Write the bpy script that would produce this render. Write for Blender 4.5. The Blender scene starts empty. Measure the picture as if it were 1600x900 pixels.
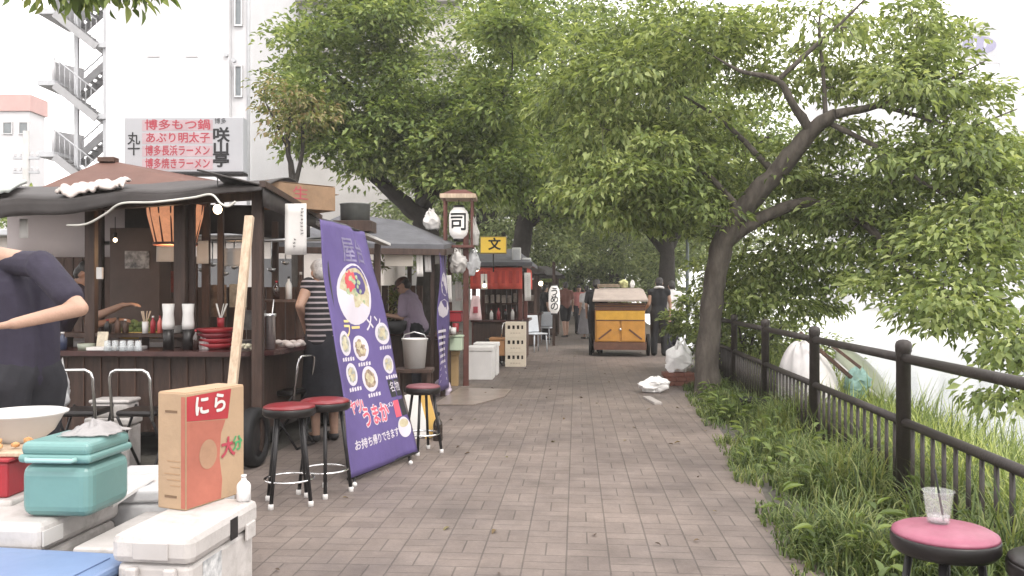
import bpy, bmesh, math, random
import numpy as np
from mathutils import Vector, Matrix, Euler
from mathutils import noise as mnoise
R = math.radians
SC = bpy.context.scene
COL = SC.collection

# ---------------------------------------------------------------- camera, sky, sun, exposure
H, F = 1.38, 1300.0                       # eye height (m); focal length in photo pixels (1600 wide)
cam = bpy.data.cameras.new('camera'); co = bpy.data.objects.new('camera', cam); COL.objects.link(co)
cam.sensor_width = 36.0; cam.lens = 36.0 * F / 1600.0; cam.shift_y = 8 / 1600.0
cam.clip_start = 0.05; cam.clip_end = 2000
co.location = (0, 0, H); co.rotation_euler = (R(90), 0, 0)
SC.camera = co

SUN_EL, SUN_AZ = 52, 150                  # azimuth clockwise from +Y
w = bpy.data.worlds.new('World'); SC.world = w; w.use_nodes = True
nt = w.node_tree; nt.nodes.clear()
sky = nt.nodes.new('ShaderNodeTexSky'); sky.sky_type = 'NISHITA'; sky.sun_disc = False
sky.sun_elevation = R(SUN_EL); sky.sun_rotation = R(SUN_AZ); sky.dust_density = 4.0
hs = nt.nodes.new('ShaderNodeHueSaturation'); hs.inputs['Saturation'].default_value = 0.25
mx = nt.nodes.new('ShaderNodeMix'); mx.data_type = 'RGBA'
tc = nt.nodes.new('ShaderNodeTexCoord')
nz = nt.nodes.new('ShaderNodeTexNoise'); nz.inputs['Scale'].default_value = 2.2; nz.inputs['Detail'].default_value = 5
cr = nt.nodes.new('ShaderNodeValToRGB')    # overcast cloud sheet
cr.color_ramp.elements[0].position = .3; cr.color_ramp.elements[0].color = (.80, .81, .84, 1)
cr.color_ramp.elements[1].position = .7; cr.color_ramp.elements[1].color = (1, .99, .98, 1)
ml = nt.nodes.new('ShaderNodeMix'); ml.data_type = 'RGBA'; ml.blend_type = 'MULTIPLY'; ml.inputs[0].default_value = 1
ml.inputs[7].default_value = (14.2, 13.7, 13.4, 1)
bg = nt.nodes.new('ShaderNodeBackground'); bg.inputs['Strength'].default_value = 0.12
wo = nt.nodes.new('ShaderNodeOutputWorld')
L = nt.links.new
L(tc.outputs['Generated'], nz.inputs['Vector']); L(nz.outputs['Fac'], cr.inputs['Fac'])
L(cr.outputs['Color'], ml.inputs[6]); L(sky.outputs['Color'], hs.inputs['Color'])
mx.inputs[0].default_value = 0.85
L(hs.outputs['Color'], mx.inputs[6]); L(ml.outputs[2], mx.inputs[7])
L(mx.outputs[2], bg.inputs['Color']); L(bg.outputs['Background'], wo.inputs['Surface'])

sl = bpy.data.lights.new('sun', 'SUN'); sl.energy = 1.0; sl.angle = R(14); sl.color = (1, .95, .88)
so = bpy.data.objects.new('sun', sl); COL.objects.link(so)
sdir = Vector((math.sin(R(SUN_AZ)) * math.cos(R(SUN_EL)), math.cos(R(SUN_AZ)) * math.cos(R(SUN_EL)), math.sin(R(SUN_EL))))
so.rotation_euler = sdir.to_track_quat('Z', 'Y').to_euler(); so.location = (0, -5, 20)

SC.view_settings.view_transform = 'Standard'; SC.view_settings.look = 'None'
SC.view_settings.exposure = 1.05; SC.view_settings.gamma = 1.0; SC.view_settings.use_curve_mapping = False
SC.render.engine = 'CYCLES'
cy = SC.cycles; cy.use_denoising = True; cy.max_bounces = 7; cy.diffuse_bounces = 3; cy.glossy_bounces = 3
cy.transmission_bounces = 5; cy.transparent_max_bounces = 6; cy.use_adaptive_sampling = True
cy.caustics_reflective = False; cy.caustics_refractive = False

# ---------------------------------------------------------------- helpers
def P(px, py, d):                         # photo pixel at a chosen distance -> world point
    return Vector(((px - 800) / F * d, d, H - (py - 458) / F * d))
def G(px, py):                            # photo pixel on the ground -> world point
    d = H * F / (py - 458)
    return Vector(((px - 800) / F * d, d, 0))
UD = Vector((.0767, .997, 0)); VD = Vector((.997, -.0767, 0)); ZU = Vector((0, 0, 1))

def lin(c):
    if isinstance(c, str):
        c = [int(c[i:i + 2], 16) / 255 for i in (1, 3, 5)]
        return tuple(x / 12.92 if x <= .04045 else ((x + .055) / 1.055) ** 2.4 for x in c)
    return tuple(c)
MATS = {}
def mat(name, col=(.5, .5, .5), rough=.6, var=.18, scale=6., bump=.0, bscale=None, metal=0., emit=None, es=1., spec=.4,
        stretch=(1, 1, 1), col2=None, dirt=0., trans=0., coat=0., alpha=None):
    if name in MATS: return MATS[name]
    m = bpy.data.materials.new(name); m.use_nodes = True; MATS[name] = m
    t = m.node_tree; b = t.nodes['Principled BSDF']; k = t.links.new
    col = lin(col)
    tcn = t.nodes.new('ShaderNodeTexCoord'); mp = t.nodes.new('ShaderNodeMapping'); mp.inputs['Scale'].default_value = stretch
    k(tcn.outputs['Object'], mp.inputs['Vector'])
    n = t.nodes.new('ShaderNodeTexNoise'); n.inputs['Scale'].default_value = scale; n.inputs['Detail'].default_value = 6
    n.inputs['Roughness'].default_value = .65
    k(mp.outputs['Vector'], n.inputs['Vector'])
    r = t.nodes.new('ShaderNodeValToRGB')
    lo = tuple(max(0, c * (1 - var)) for c in col); hi = lin(col2) if col2 else tuple(min(.95, c * (1 + var)) for c in col)
    r.color_ramp.elements[0].position = .32; r.color_ramp.elements[1].position = .68
    r.color_ramp.elements[0].color = (*lo, 1); r.color_ramp.elements[1].color = (*hi, 1)
    k(n.outputs['Fac'], r.inputs['Fac'])
    out = r.outputs['Color']
    if dirt:
        n2 = t.nodes.new('ShaderNodeTexNoise'); n2.inputs['Scale'].default_value = scale * 1.1; n2.inputs['Detail'].default_value = 9
        n2.inputs['Roughness'].default_value = .8
        k(tcn.outputs['Object'], n2.inputs['Vector'])
        r2 = t.nodes.new('ShaderNodeValToRGB'); r2.color_ramp.elements[0].position = .48; r2.color_ramp.elements[1].position = .68
        r2.color_ramp.elements[0].color = (0, 0, 0, 1); r2.color_ramp.elements[1].color = (dirt, dirt, dirt, 1)
        k(n2.outputs['Fac'], r2.inputs['Fac'])
        mxx = t.nodes.new('ShaderNodeMix'); mxx.data_type = 'RGBA'
        k(r2.outputs['Color'], mxx.inputs[0]); k(out, mxx.inputs[6]); mxx.inputs[7].default_value = (.10, .085, .065, 1)
        out = mxx.outputs[2]
    k(out, b.inputs['Base Color'])
    b.inputs['Roughness'].default_value = rough; b.inputs['Metallic'].default_value = metal
    b.inputs['Specular IOR Level'].default_value = spec
    if coat: b.inputs['Coat Weight'].default_value = coat
    if trans: b.inputs['Transmission Weight'].default_value = trans
    if alpha is not None: b.inputs['Alpha'].default_value = alpha
    if emit is not None:
        b.inputs['Emission Color'].default_value = (*lin(emit), 1); b.inputs['Emission Strength'].default_value = es
    if bump:
        bn = t.nodes.new('ShaderNodeTexNoise'); bn.inputs['Scale'].default_value = bscale or scale * 4; bn.inputs['Detail'].default_value = 5
        k(mp.outputs['Vector'], bn.inputs['Vector'])
        bp = t.nodes.new('ShaderNodeBump'); bp.inputs['Strength'].default_value = bump; bp.inputs['Distance'].default_value = .02
        k(bn.outputs['Fac'], bp.inputs['Height']); k(bp.outputs['Normal'], b.inputs['Normal'])
    return m

def leaf_mat(name, cols, tr=.35, rough=.5):
    m = bpy.data.materials.new(name); m.use_nodes = True; t = m.node_tree; k = t.links.new
    b = t.nodes['Principled BSDF']; o = t.nodes['Material Output']
    g = t.nodes.new('ShaderNodeNewGeometry'); r = t.nodes.new('ShaderNodeValToRGB')
    cr = r.color_ramp
    while len(cr.elements) < len(cols): cr.elements.new(.5)
    for i, c in enumerate(cols):
        cr.elements[i].position = i / (len(cols) - 1) * .98 + .01; q_ = lin(c); g_ = sum(q_) / 3; cr.elements[i].color = (*[1.17 * (.89 * v_ + .11 * g_) for v_ in q_], 1)
    tcn = t.nodes.new('ShaderNodeTexCoord'); n = t.nodes.new('ShaderNodeTexNoise'); n.inputs['Scale'].default_value = .55; n.inputs['Detail'].default_value = 3
    k(tcn.outputs['Object'], n.inputs['Vector'])
    ma = t.nodes.new('ShaderNodeMath'); ma.operation = 'MULTIPLY_ADD'; ma.inputs[1].default_value = 1.1; ma.inputs[2].default_value = -.55
    k(n.outputs['Fac'], ma.inputs[0])
    ad = t.nodes.new('ShaderNodeMath'); ad.operation = 'ADD'; ad.use_clamp = True
    k(g.outputs['Random Per Island'], ad.inputs[0]); k(ma.outputs[0], ad.inputs[1])
    k(ad.outputs[0], r.inputs['Fac'])
    k(r.outputs['Color'], b.inputs['Base Color']); b.inputs['Roughness'].default_value = rough; b.inputs['Specular IOR Level'].default_value = .35
    tb = t.nodes.new('ShaderNodeBsdfTranslucent'); br = t.nodes.new('ShaderNodeMix'); br.data_type = 'RGBA'; br.blend_type = 'MULTIPLY'; br.inputs[0].default_value = 1
    k(r.outputs['Color'], br.inputs[6]); br.inputs[7].default_value = (1.42, 1.36, .92, 1)
    k(br.outputs[2], tb.inputs['Color'])
    ms = t.nodes.new('ShaderNodeMixShader'); ms.inputs[0].default_value = tr + .05
    k(b.outputs[0], ms.inputs[1]); k(tb.outputs[0], ms.inputs[2]); k(ms.outputs[0], o.inputs['Surface'])
    MATS[name] = m
    return m

def glass_mat(name, col=(.95, .97, .97), rough=.05, tr=.9):
    m = bpy.data.materials.new(name); m.use_nodes = True; t = m.node_tree; k = t.links.new
    o = t.nodes['Material Output']; b = t.nodes['Principled BSDF']
    b.inputs['Base Color'].default_value = (*col, 1); b.inputs['Roughness'].default_value = rough
    tp = t.nodes.new('ShaderNodeBsdfTransparent'); tp.inputs['Color'].default_value = (*col, 1)
    ms = t.nodes.new('ShaderNodeMixShader'); ms.inputs[0].default_value = tr
    k(b.outputs[0], ms.inputs[1]); k(tp.outputs[0], ms.inputs[2]); k(ms.outputs[0], o.inputs['Surface'])
    MATS[name] = m
    return m

_cube = {}
def cube_geo(sx, sy, sz, bev, seg=2):
    key = (round(sx, 4), round(sy, 4), round(sz, 4), bev, seg)
    if key not in _cube:
        bm = bmesh.new(); bmesh.ops.create_cube(bm, size=1)
        for v in bm.verts: v.co = Vector((v.co.x * sx, v.co.y * sy, v.co.z * sz))
        if bev > 0: bmesh.ops.bevel(bm, geom=bm.edges[:], offset=min(bev, .45 * min(sx, sy, sz)), segments=seg, profile=.5, affect='EDGES')
        bm.verts.index_update()
        _cube[key] = ([v.co.copy() for v in bm.verts], [[v.index for v in f.verts] for f in bm.faces]); bm.free()
    return _cube[key]

class MB:
    def __init__(s): s.v = []; s.f = []; s.m = []; s.sm = []
    def add(s, vs, fs, mi=0, smooth=False):
        o = len(s.v); s.v.extend(Vector(v) for v in vs)
        for f in fs: s.f.append([i + o for i in f]); s.m.append(mi); s.sm.append(smooth)
        return s
    def box(s, c, size, rot=(0, 0, 0), mi=0, bev=.004, seg=2):
        vs, fs = cube_geo(*size, bev, seg); M = Matrix.Translation(Vector(c)) @ Euler(rot).to_matrix().to_4x4()
        return s.add([M @ v for v in vs], fs, mi)
    def fbox(s, o, ax, ay, az, lo, hi, mi=0, bev=.004):      # box in a frame: corner coordinates lo..hi along ax, ay, az
        sz = [hi[i] - lo[i] for i in range(3)]; ce = [(hi[i] + lo[i]) / 2 for i in range(3)]
        vs, fs = cube_geo(*sz, bev)
        o = Vector(o); A = (Vector(ax), Vector(ay), Vector(az))
        return s.add([o + A[0] * (v.x + ce[0]) + A[1] * (v.y + ce[1]) + A[2] * (v.z + ce[2]) for v in vs], fs, mi)
    def beam(s, a, b, wd, ht, up=(0, 0, 1), mi=0, bev=.003):
        a = Vector(a); b = Vector(b); z = (b - a); ln = z.length; z.normalize()
        x = Vector(up).cross(z)
        if x.length < 1e-4: x = Vector((1, 0, 0)).cross(z)
        x.normalize(); y = z.cross(x)
        vs, fs = cube_geo(wd, ht, ln, bev); c = (a + b) / 2
        return s.add([c + x * v.x + y * v.y + z * v.z for v in vs], fs, mi)
    def tube(s, pts, r, n=8, mi=0, caps=True, smooth=True):
        pts = [Vector(p) for p in pts]; m = len(pts)
        rs = [r] * m if not hasattr(r, '__len__') else list(r)
        o = len(s.v); ref = None
        for i, p in enumerate(pts):
            t = (pts[min(i + 1, m - 1)] - pts[max(i - 1, 0)]).normalized()
            if ref is None:
                ref = t.orthogonal().normalized()
            else:
                ref = (ref - t * ref.dot(t)); ref = ref.normalized() if ref.length > 1e-5 else t.orthogonal().normalized()
            b = t.cross(ref)
            for j in range(n):
                a = 2 * math.pi * j / n
                s.v.append(p + (ref * math.cos(a) + b * math.sin(a)) * rs[i])
        for i in range(m - 1):
            for j in range(n):
                s.f.append([o + i * n + j, o + i * n + (j + 1) % n, o + (i + 1) * n + (j + 1) % n, o + (i + 1) * n + j]); s.m.append(mi); s.sm.append(smooth)
        if caps:
            s.f.append([o + j for j in reversed(range(n))]); s.m.append(mi); s.sm.append(False)
            s.f.append([o + (m - 1) * n + j for j in range(n)]); s.m.append(mi); s.sm.append(False)
        return s
    def lathe(s, prof, c=(0, 0, 0), n=28, mi=0, ax=None, smooth=True, closed=False):
        M = ax or Matrix.Identity(3); c = Vector(c); o = len(s.v); m = len(prof)
        for r, z in prof:
            for j in range(n):
                a = 2 * math.pi * j / n
                s.v.append(c + M @ Vector((r * math.cos(a), r * math.sin(a), z)))
        for i in range(m - 1 if not closed else m):
            i2 = (i + 1) % m
            for j in range(n):
                s.f.append([o + i * n + j, o + i * n + (j + 1) % n, o + i2 * n + (j + 1) % n, o + i2 * n + j]); s.m.append(mi); s.sm.append(smooth)
        if not closed:
            if prof[0][0] > 1e-6: s.f.append([o + j for j in reversed(range(n))]); s.m.append(mi); s.sm.append(False)
            if prof[-1][0] > 1e-6: s.f.append([o + (m - 1) * n + j for j in range(n)]); s.m.append(mi); s.sm.append(False)
        return s
    def ell(s, c, r, n=14, mi=0, rot=None):
        M = rot or Matrix.Identity(3); c = Vector(c); o = len(s.v); k = n // 2
        for i in range(k + 1):
            th = math.pi * i / k
            for j in range(n):
                a = 2 * math.pi * j / n
                s.v.append(c + M @ Vector((r[0] * math.sin(th) * math.cos(a), r[1] * math.sin(th) * math.sin(a), r[2] * math.cos(th))))
        for i in range(k):
            for j in range(n):
                s.f.append([o + (i + 1) * n + j, o + (i + 1) * n + (j + 1) % n, o + i * n + (j + 1) % n, o + i * n + j]); s.m.append(mi); s.sm.append(True)
        return s
    def cap(s, a, ra, b, rb, n=12):                          # tapered capsule
        a = Vector(a); b = Vector(b); d = b - a
        if d.length < 1e-5: d = Vector((0, 0, 1e-3)); b = a + d
        t = d.normalized()
        pts = []; rs = []
        for q in (-.999, -.85, -.5, 0): pts.append(a + t * q * ra); rs.append(ra * math.sqrt(max(1e-4, 1 - q * q)))
        for q in (0, .5, .85, .999): pts.append(b + t * q * rb); rs.append(rb * math.sqrt(max(1e-4, 1 - q * q)))
        return s.tube(pts, rs, n)
    def prism(s, poly, o, ux, uy, th, mi=0):                 # outline in the ux,uy plane, extruded th along ux x uy
        o = Vector(o); ux = Vector(ux); uy = Vector(uy); nn = ux.cross(uy).normalized(); k = len(poly)
        a = [o + ux * x + uy * y for x, y in poly]; b = [p + nn * th for p in a]
        fs = [list(reversed(range(k))), [k + i for i in range(k)]] + [[i, (i + 1) % k, k + (i + 1) % k, k + i] for i in range(k)]
        return s.add(a + b, fs, mi)
    def sheet(s, fn, nu, nv, th=.004, mi=0, smooth=True):    # cloth: fn(u,v) -> point, given a real thickness
        pts = [[Vector(fn(i / nu, j / nv)) for i in range(nu + 1)] for j in range(nv + 1)]
        a = []; b = []
        for j in range(nv + 1):
            for i in range(nu + 1):
                du = pts[j][min(i + 1, nu)] - pts[j][max(i - 1, 0)]; dv = pts[min(j + 1, nv)][i] - pts[max(j - 1, 0)][i]
                nn = du.cross(dv); nn = nn.normalized() if nn.length > 1e-9 else Vector((0, 0, 1))
                a.append(pts[j][i] + nn * th / 2); b.append(pts[j][i] - nn * th / 2)
        W = nu + 1; K = len(a); fs = []
        for j in range(nv):
            for i in range(nu):
                q = [j * W + i, j * W + i + 1, (j + 1) * W + i + 1, (j + 1) * W + i]
                fs.append(q); fs.append([K + x for x in reversed(q)])
        rim = [i for i in range(W)] + [j * W + nu for j in range(1, nv + 1)] + [nv * W + i for i in range(nu - 1, -1, -1)] + [j * W for j in range(nv - 1, 0, -1)]
        for i in range(len(rim)):
            x, y = rim[i], rim[(i + 1) % len(rim)]
            fs.append([y, x, K + x, K + y])
        return s.add(a + b, fs, mi, smooth)
    def build(s, name, mats, parent=None, label=None, cat=None, group=None, kind=None, local=False):
        me = bpy.data.meshes.new(name)
        vs = s.v
        if parent is not None and not local:
            inv = wm(parent).inverted(); vs = [inv @ v for v in vs]
        origin = None
        if parent is None and not local and vs and kind is None:
            lo = Vector([min(v[i] for v in vs) for i in range(3)]); hi = Vector([max(v[i] for v in vs) for i in range(3)])
            origin = Vector(((lo.x + hi.x) / 2, (lo.y + hi.y) / 2, lo.z)); vs = [v - origin for v in vs]
        me.from_pydata([tuple(v) for v in vs], [], s.f)
        if not isinstance(mats, (list, tuple)): mats = [mats]
        for m in mats: me.materials.append(m)
        me.polygons.foreach_set('material_index', s.m); me.polygons.foreach_set('use_smooth', s.sm)
        me.update()
        o = bpy.data.objects.new(name, me); COL.objects.link(o)
        if origin is not None: o.location = origin
        if parent is not None: o.parent = parent
        if label: o['label'] = label
        if cat: o['category'] = cat
        if group: o['group'] = group
        if kind: o['kind'] = kind
        return o
def wm(o):
    M = Matrix.LocRotScale(o.location, o.rotation_euler, o.scale)
    return wm(o.parent) @ M if o.parent else M
def thing(name, label, cat, loc=(0, 0, 0), rz=0, group=None):
    o = bpy.data.objects.new(name, None); COL.objects.link(o); o.location = loc; o.rotation_euler = (0, 0, rz)
    o.empty_display_size = .1
    o['label'] = label; o['category'] = cat
    if group: o['group'] = group
    return o
def dup(root, loc, rz=0, label=None, group=None):
    def cp(o, par):
        c = o.copy(); COL.objects.link(c)
        if par is not None: c.parent = par
        for ch in o.children: cp(ch, c)
        return c
    r = cp(root, None); r.location = loc; r.rotation_euler = (0, 0, rz)
    if label: r['label'] = label
    if group: r['group'] = group
    return r

def raw_mesh(name, V, loops, sizes, m, parent=None, smooth=False, **kw):
    me = bpy.data.meshes.new(name); V = np.asarray(V, np.float32)
    loops = np.asarray(loops, np.int32); sizes = np.asarray(sizes, np.int32)
    if parent is not None:
        V = V - np.array(wm(parent).translation, np.float32)
    me.vertices.add(len(V)); me.vertices.foreach_set('co', V.ravel())
    me.loops.add(len(loops)); me.loops.foreach_set('vertex_index', loops)
    me.polygons.add(len(sizes)); st = np.zeros(len(sizes), np.int32); st[1:] = np.cumsum(sizes)[:-1]
    me.polygons.foreach_set('loop_start', st)
    me.polygons.foreach_set('use_smooth', np.full(len(sizes), smooth))
    me.materials.append(m); me.update(calc_edges=True); me.validate()
    o = bpy.data.objects.new(name, me); COL.objects.link(o)
    if parent is not None: o.parent = parent
    for k_, v_ in kw.items(): o[k_] = v_
    return o

def lettering(body, fn, size, m, parent, name='lettering', stretch=1.0, depth=.0015, vertical=False, label=None, bold=0.0, curved=0.0):
    """Text as real raised lettering: fn(x, y, z) maps the flat text onto its surface."""
    cu = bpy.data.curves.new('txt', 'FONT'); cu.body = '\n'.join(body) if vertical else body
    cu.size = size; cu.align_x = 'CENTER'; cu.align_y = 'CENTER'; cu.space_line = .82 if vertical else 1
    cu.resolution_u = 3
    o = bpy.data.objects.new('txt', cu); COL.objects.link(o)
    dg = bpy.context.evaluated_depsgraph_get(); me = bpy.data.meshes.new_from_object(o.evaluated_get(dg))
    bpy.data.objects.remove(o); bpy.data.curves.remove(cu)
    bm = bmesh.new(); bm.from_mesh(me)
    bmesh.ops.triangulate(bm, faces=bm.faces[:])
    for _ in range(4 if curved else 0):   # cut long faces so that the strokes can follow a curved surface
        ed = [e for e in bm.edges if e.calc_length() > curved]
        if not ed: break
        bmesh.ops.subdivide_edges(bm, edges=ed, cuts=1); bmesh.ops.triangulate(bm, faces=bm.faces[:])
    if bold:                              # heavier strokes: the same flat glyph laid over itself a little to each side
        base = bm.faces[:]
        for i in range(8):
            a = math.pi * i / 4; q = bmesh.ops.duplicate(bm, geom=base)
            for v in q['geom']:
                if isinstance(v, bmesh.types.BMVert): v.co += Vector((math.cos(a) * bold, math.sin(a) * bold, -.00006 * (i + 1)))
    inv = wm(parent).inverted()
    for v in bm.verts: v.co = inv @ Vector(fn(v.co.x * stretch, v.co.y, depth + v.co.z))
    bm.to_mesh(me); bm.free(); me.materials.clear(); me.materials.append(m); me.name = name
    ob = bpy.data.objects.new(name, me); COL.objects.link(ob); ob.parent = parent
    if label: ob['label'] = label
    return ob
def plane_fn(o, ux, uy):
    o = Vector(o); ux = Vector(ux).normalized(); uy = Vector(uy).normalized(); n = ux.cross(uy).normalized()
    return lambda x, y, z: o + ux * x + uy * y + n * z

def blob(name, caps, ells, voxel, m, parent, smooth=3, extra=None):
    """One continuous skin grown over overlapping tapered limbs."""
    b = MB()
    for (a, ra, c, rc) in caps: b.cap(a, ra, c, rc)
    for (c, r, rot) in ells: b.ell(c, r, 16, 0, rot)
    if extra: extra(b)
    me = bpy.data.meshes.new('tmp'); me.from_pydata([tuple(v) for v in b.v], [], b.f)
    o = bpy.data.objects.new('tmp', me); COL.objects.link(o)
    rm = o.modifiers.new('r', 'REMESH'); rm.mode = 'VOXEL'; rm.voxel_size = voxel
    sm = o.modifiers.new('s', 'SMOOTH'); sm.iterations = smooth; sm.factor = .5
    dg = bpy.context.evaluated_depsgraph_get(); me2 = bpy.data.meshes.new_from_object(o.evaluated_get(dg))
    bpy.data.objects.remove(o); bpy.data.meshes.remove(me)
    inv = wm(parent).inverted(); me2.transform(inv)
    me2.name = name; me2.materials.clear(); me2.materials.append(m)
    me2.polygons.foreach_set('use_smooth', [True] * len(me2.polygons))
    ob = bpy.data.objects.new(name, me2); COL.objects.link(ob); ob.parent = parent
    return ob
# ---------------------------------------------------------------- the setting: ground, path, bank, river
def xinterp(tab, d):
    for (d0, x0), (d1, x1) in zip(tab, tab[1:]):
        if d <= d1: return x0 + (x1 - x0) * (d - d0) / (d1 - d0)
    (d0, x0), (d1, x1) = tab[-2:]
    return x1 + (x1 - x0) * (d - d1) / (d1 - d0)
EDGE = [(-6, .35), (0, 1.05), (4.06, 1.53), (6, 1.78), (8, 2.08), (9.86, 2.31), (11.3, 2.5), (14, 2.98), (18, 3.9), (24, 4.7), (40, 6.4), (80, 10)]
def edge_x(d): return xinterp(EDGE, d)
def fence_x(d): return 2.38 + .1 * (d - 5.09)
def path_left(d): return -2.6 + .0767 * d

def paving(name):
    m = bpy.data.materials.new(name); m.use_nodes = True; t = m.node_tree; k = t.links.new; b = t.nodes['Principled BSDF']
    tcn = t.nodes.new('ShaderNodeTexCoord'); mp = t.nodes.new('ShaderNodeMapping'); mp.inputs['Rotation'].default_value = (0, 0, R(4.4)); mp.inputs['Location'].default_value = (66.05, 66.05, 0)
    k(tcn.outputs['Object'], mp.inputs['Vector'])
    def brick(rot):
        q = t.nodes.new('ShaderNodeMapping'); q.inputs['Rotation'].default_value = (0, 0, rot); q.inputs['Location'].default_value = (220 if rot else 0, 0, 0); k(mp.outputs['Vector'], q.inputs['Vector'])
        br = t.nodes.new('ShaderNodeTexBrick'); br.offset = 0; br.inputs['Scale'].default_value = 1
        br.inputs['Brick Width'].default_value = .22; br.inputs['Row Height'].default_value = .11; br.inputs['Mortar Size'].default_value = .0048
        br.inputs['Mortar Smooth'].default_value = .35; br.inputs['Bias'].default_value = 0
        br.inputs['Color1'].default_value = (.208, .176, .160, 1); br.inputs['Color2'].default_value = (.176, .148, .135, 1)
        br.inputs['Mortar'].default_value = (.118, .102, .093, 1)
        k(q.outputs['Vector'], br.inputs['Vector']); return br
    b1 = brick(0); b2 = brick(R(90))
    ch = t.nodes.new('ShaderNodeTexChecker'); ch.inputs['Scale'].default_value = 1 / .22; ch.inputs['Color1'].default_value = (0, 0, 0, 1); ch.inputs['Color2'].default_value = (1, 1, 1, 1)
    off = t.nodes.new('ShaderNodeMapping'); off.inputs['Location'].default_value = (0, 0, .01); k(mp.outputs['Vector'], off.inputs['Vector']); k(off.outputs['Vector'], ch.inputs['Vector'])
    mc = t.nodes.new('ShaderNodeMix'); mc.data_type = 'RGBA'; k(ch.outputs['Fac'], mc.inputs[0]); k(b1.outputs['Color'], mc.inputs[6]); k(b2.outputs['Color'], mc.inputs[7])
    mf = t.nodes.new('ShaderNodeMix'); mf.data_type = 'FLOAT'; k(ch.outputs['Fac'], mf.inputs[0]); k(b1.outputs['Fac'], mf.inputs[2]); k(b2.outputs['Fac'], mf.inputs[3])
    def noise(sc, det, lo, hi, c0, c1, fac, src, mode='MULTIPLY'):
        n = t.nodes.new('ShaderNodeTexNoise'); n.inputs['Scale'].default_value = sc; n.inputs['Detail'].default_value = det; n.inputs['Roughness'].default_value = .7
        k(tcn.outputs['Object'], n.inputs['Vector'])
        r = t.nodes.new('ShaderNodeValToRGB'); r.color_ramp.elements[0].position = lo; r.color_ramp.elements[1].position = hi
        r.color_ramp.elements[0].color = (*c0, 1); r.color_ramp.elements[1].color = (*c1, 1); k(n.outputs['Fac'], r.inputs['Fac'])
        q = t.nodes.new('ShaderNodeMix'); q.data_type = 'RGBA'; q.blend_type = mode; q.inputs[0].default_value = fac
        k(src, q.inputs[6]); k(r.outputs['Color'], q.inputs[7]); return q.outputs[2], n
    c, _ = noise(.55, 5, .35, .68, (.66, .65, .66), (1.16, 1.12, 1.07), 1, mc.outputs[2])
    c, _ = noise(3.2, 8, .36, .66, (.80, .79, .78), (1.06, 1.06, 1.06), 1, c)
    c, fn = noise(60, 6, .3, .7, (.86, .86, .86), (1.1, 1.1, 1.1), 1, c)
    # spilt stains
    n = t.nodes.new('ShaderNodeTexNoise'); n.inputs['Scale'].default_value = 1.3; n.inputs['Detail'].default_value = 3; k(tcn.outputs['Object'], n.inputs['Vector'])
    r = t.nodes.new('ShaderNodeValToRGB'); r.color_ramp.elements[0].position = .60; r.color_ramp.elements[1].position = .72
    r.color_ramp.elements[0].color = (0, 0, 0, 1); r.color_ramp.elements[1].color = (.45, .45, .45, 1); k(n.outputs['Fac'], r.inputs['Fac'])
    q = t.nodes.new('ShaderNodeMix'); q.data_type = 'RGBA'; k(r.outputs['Color'], q.inputs[0]); k(c, q.inputs[6]); q.inputs[7].default_value = (.07, .058, .052, 1)
    k(q.outputs[2], b.inputs['Base Color'])
    rr = t.nodes.new('ShaderNodeMapRange'); rr.inputs['To Min'].default_value = .42; rr.inputs['To Max'].default_value = .78
    n3 = t.nodes.new('ShaderNodeTexNoise'); n3.inputs['Scale'].default_value = 1.1; n3.inputs['Detail'].default_value = 6; k(tcn.outputs['Object'], n3.inputs['Vector']); k(n3.outputs['Fac'], rr.inputs['Value'])
    k(rr.outputs['Result'], b.inputs['Roughness'])
    b.inputs['Specular IOR Level'].default_value = .3
    mm = t.nodes.new('ShaderNodeMath'); mm.operation = 'MULTIPLY_ADD'; mm.inputs[1].default_value = -1; k(mf.outputs[0], mm.inputs[0])
    m4 = t.nodes.new('ShaderNodeMath'); m4.operation = 'MULTIPLY'; m4.inputs[1].default_value = .35; k(fn.outputs['Fac'], m4.inputs[0]); k(m4.outputs[0], mm.inputs[2])
    bp = t.nodes.new('ShaderNodeBump'); bp.inputs['Strength'].default_value = .55; bp.inputs['Distance'].default_value = .006
    k(mm.outputs[0], bp.inputs['Height']); k(bp.outputs['Normal'], b.inputs['Normal'])
    return m

def bank_z(e):                            # height of the land at e metres riverwards of the fence
    for (a, za), (b_, zb) in zip(BANK, BANK[1:]):
        if e <= b_: return za + (zb - za) * (e - a) / (b_ - a)
    return BANK[-1][1]
BANK = [(-60, 0), (-.4, 0), (0, -.02), (.6, -.16), (1.6, -.72), (3.0, -1.6), (4.2, -2.15), (5.0, -2.9), (30, -3.6)]
rows = [-30, -10, -4] + [i * 1.0 for i in range(0, 30)] + [32, 36, 42, 50, 62, 80, 120, 180]
cols = [-160, -60, -20, -8, -3, -1, -.4, 0, .3, .6, 1.1, 1.6, 2.3, 3, 3.6, 4.2, 5, 8, 30]
mb = MB(); rg = random.Random(1)
for d in rows:
    for e in cols:
        fx = fence_x(d); x = fx + e
        mb.v.append(Vector((x, d, bank_z(e) + (rg.uniform(-.04, .04) if .3 < e < 5 else 0) - .004)))
nc = len(cols)
for j in range(len(rows) - 1):
    for i in range(nc - 1):
        mb.f.append([j * nc + i, j * nc + i + 1, (j + 1) * nc + i + 1, (j + 1) * nc + i]); mb.m.append(0); mb.sm.append(True)
mb.build('ground', mat('asphalt_earth', (.085, .078, .068), .9, .3, 3, .5, 40, dirt=.3), kind='structure')

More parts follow.
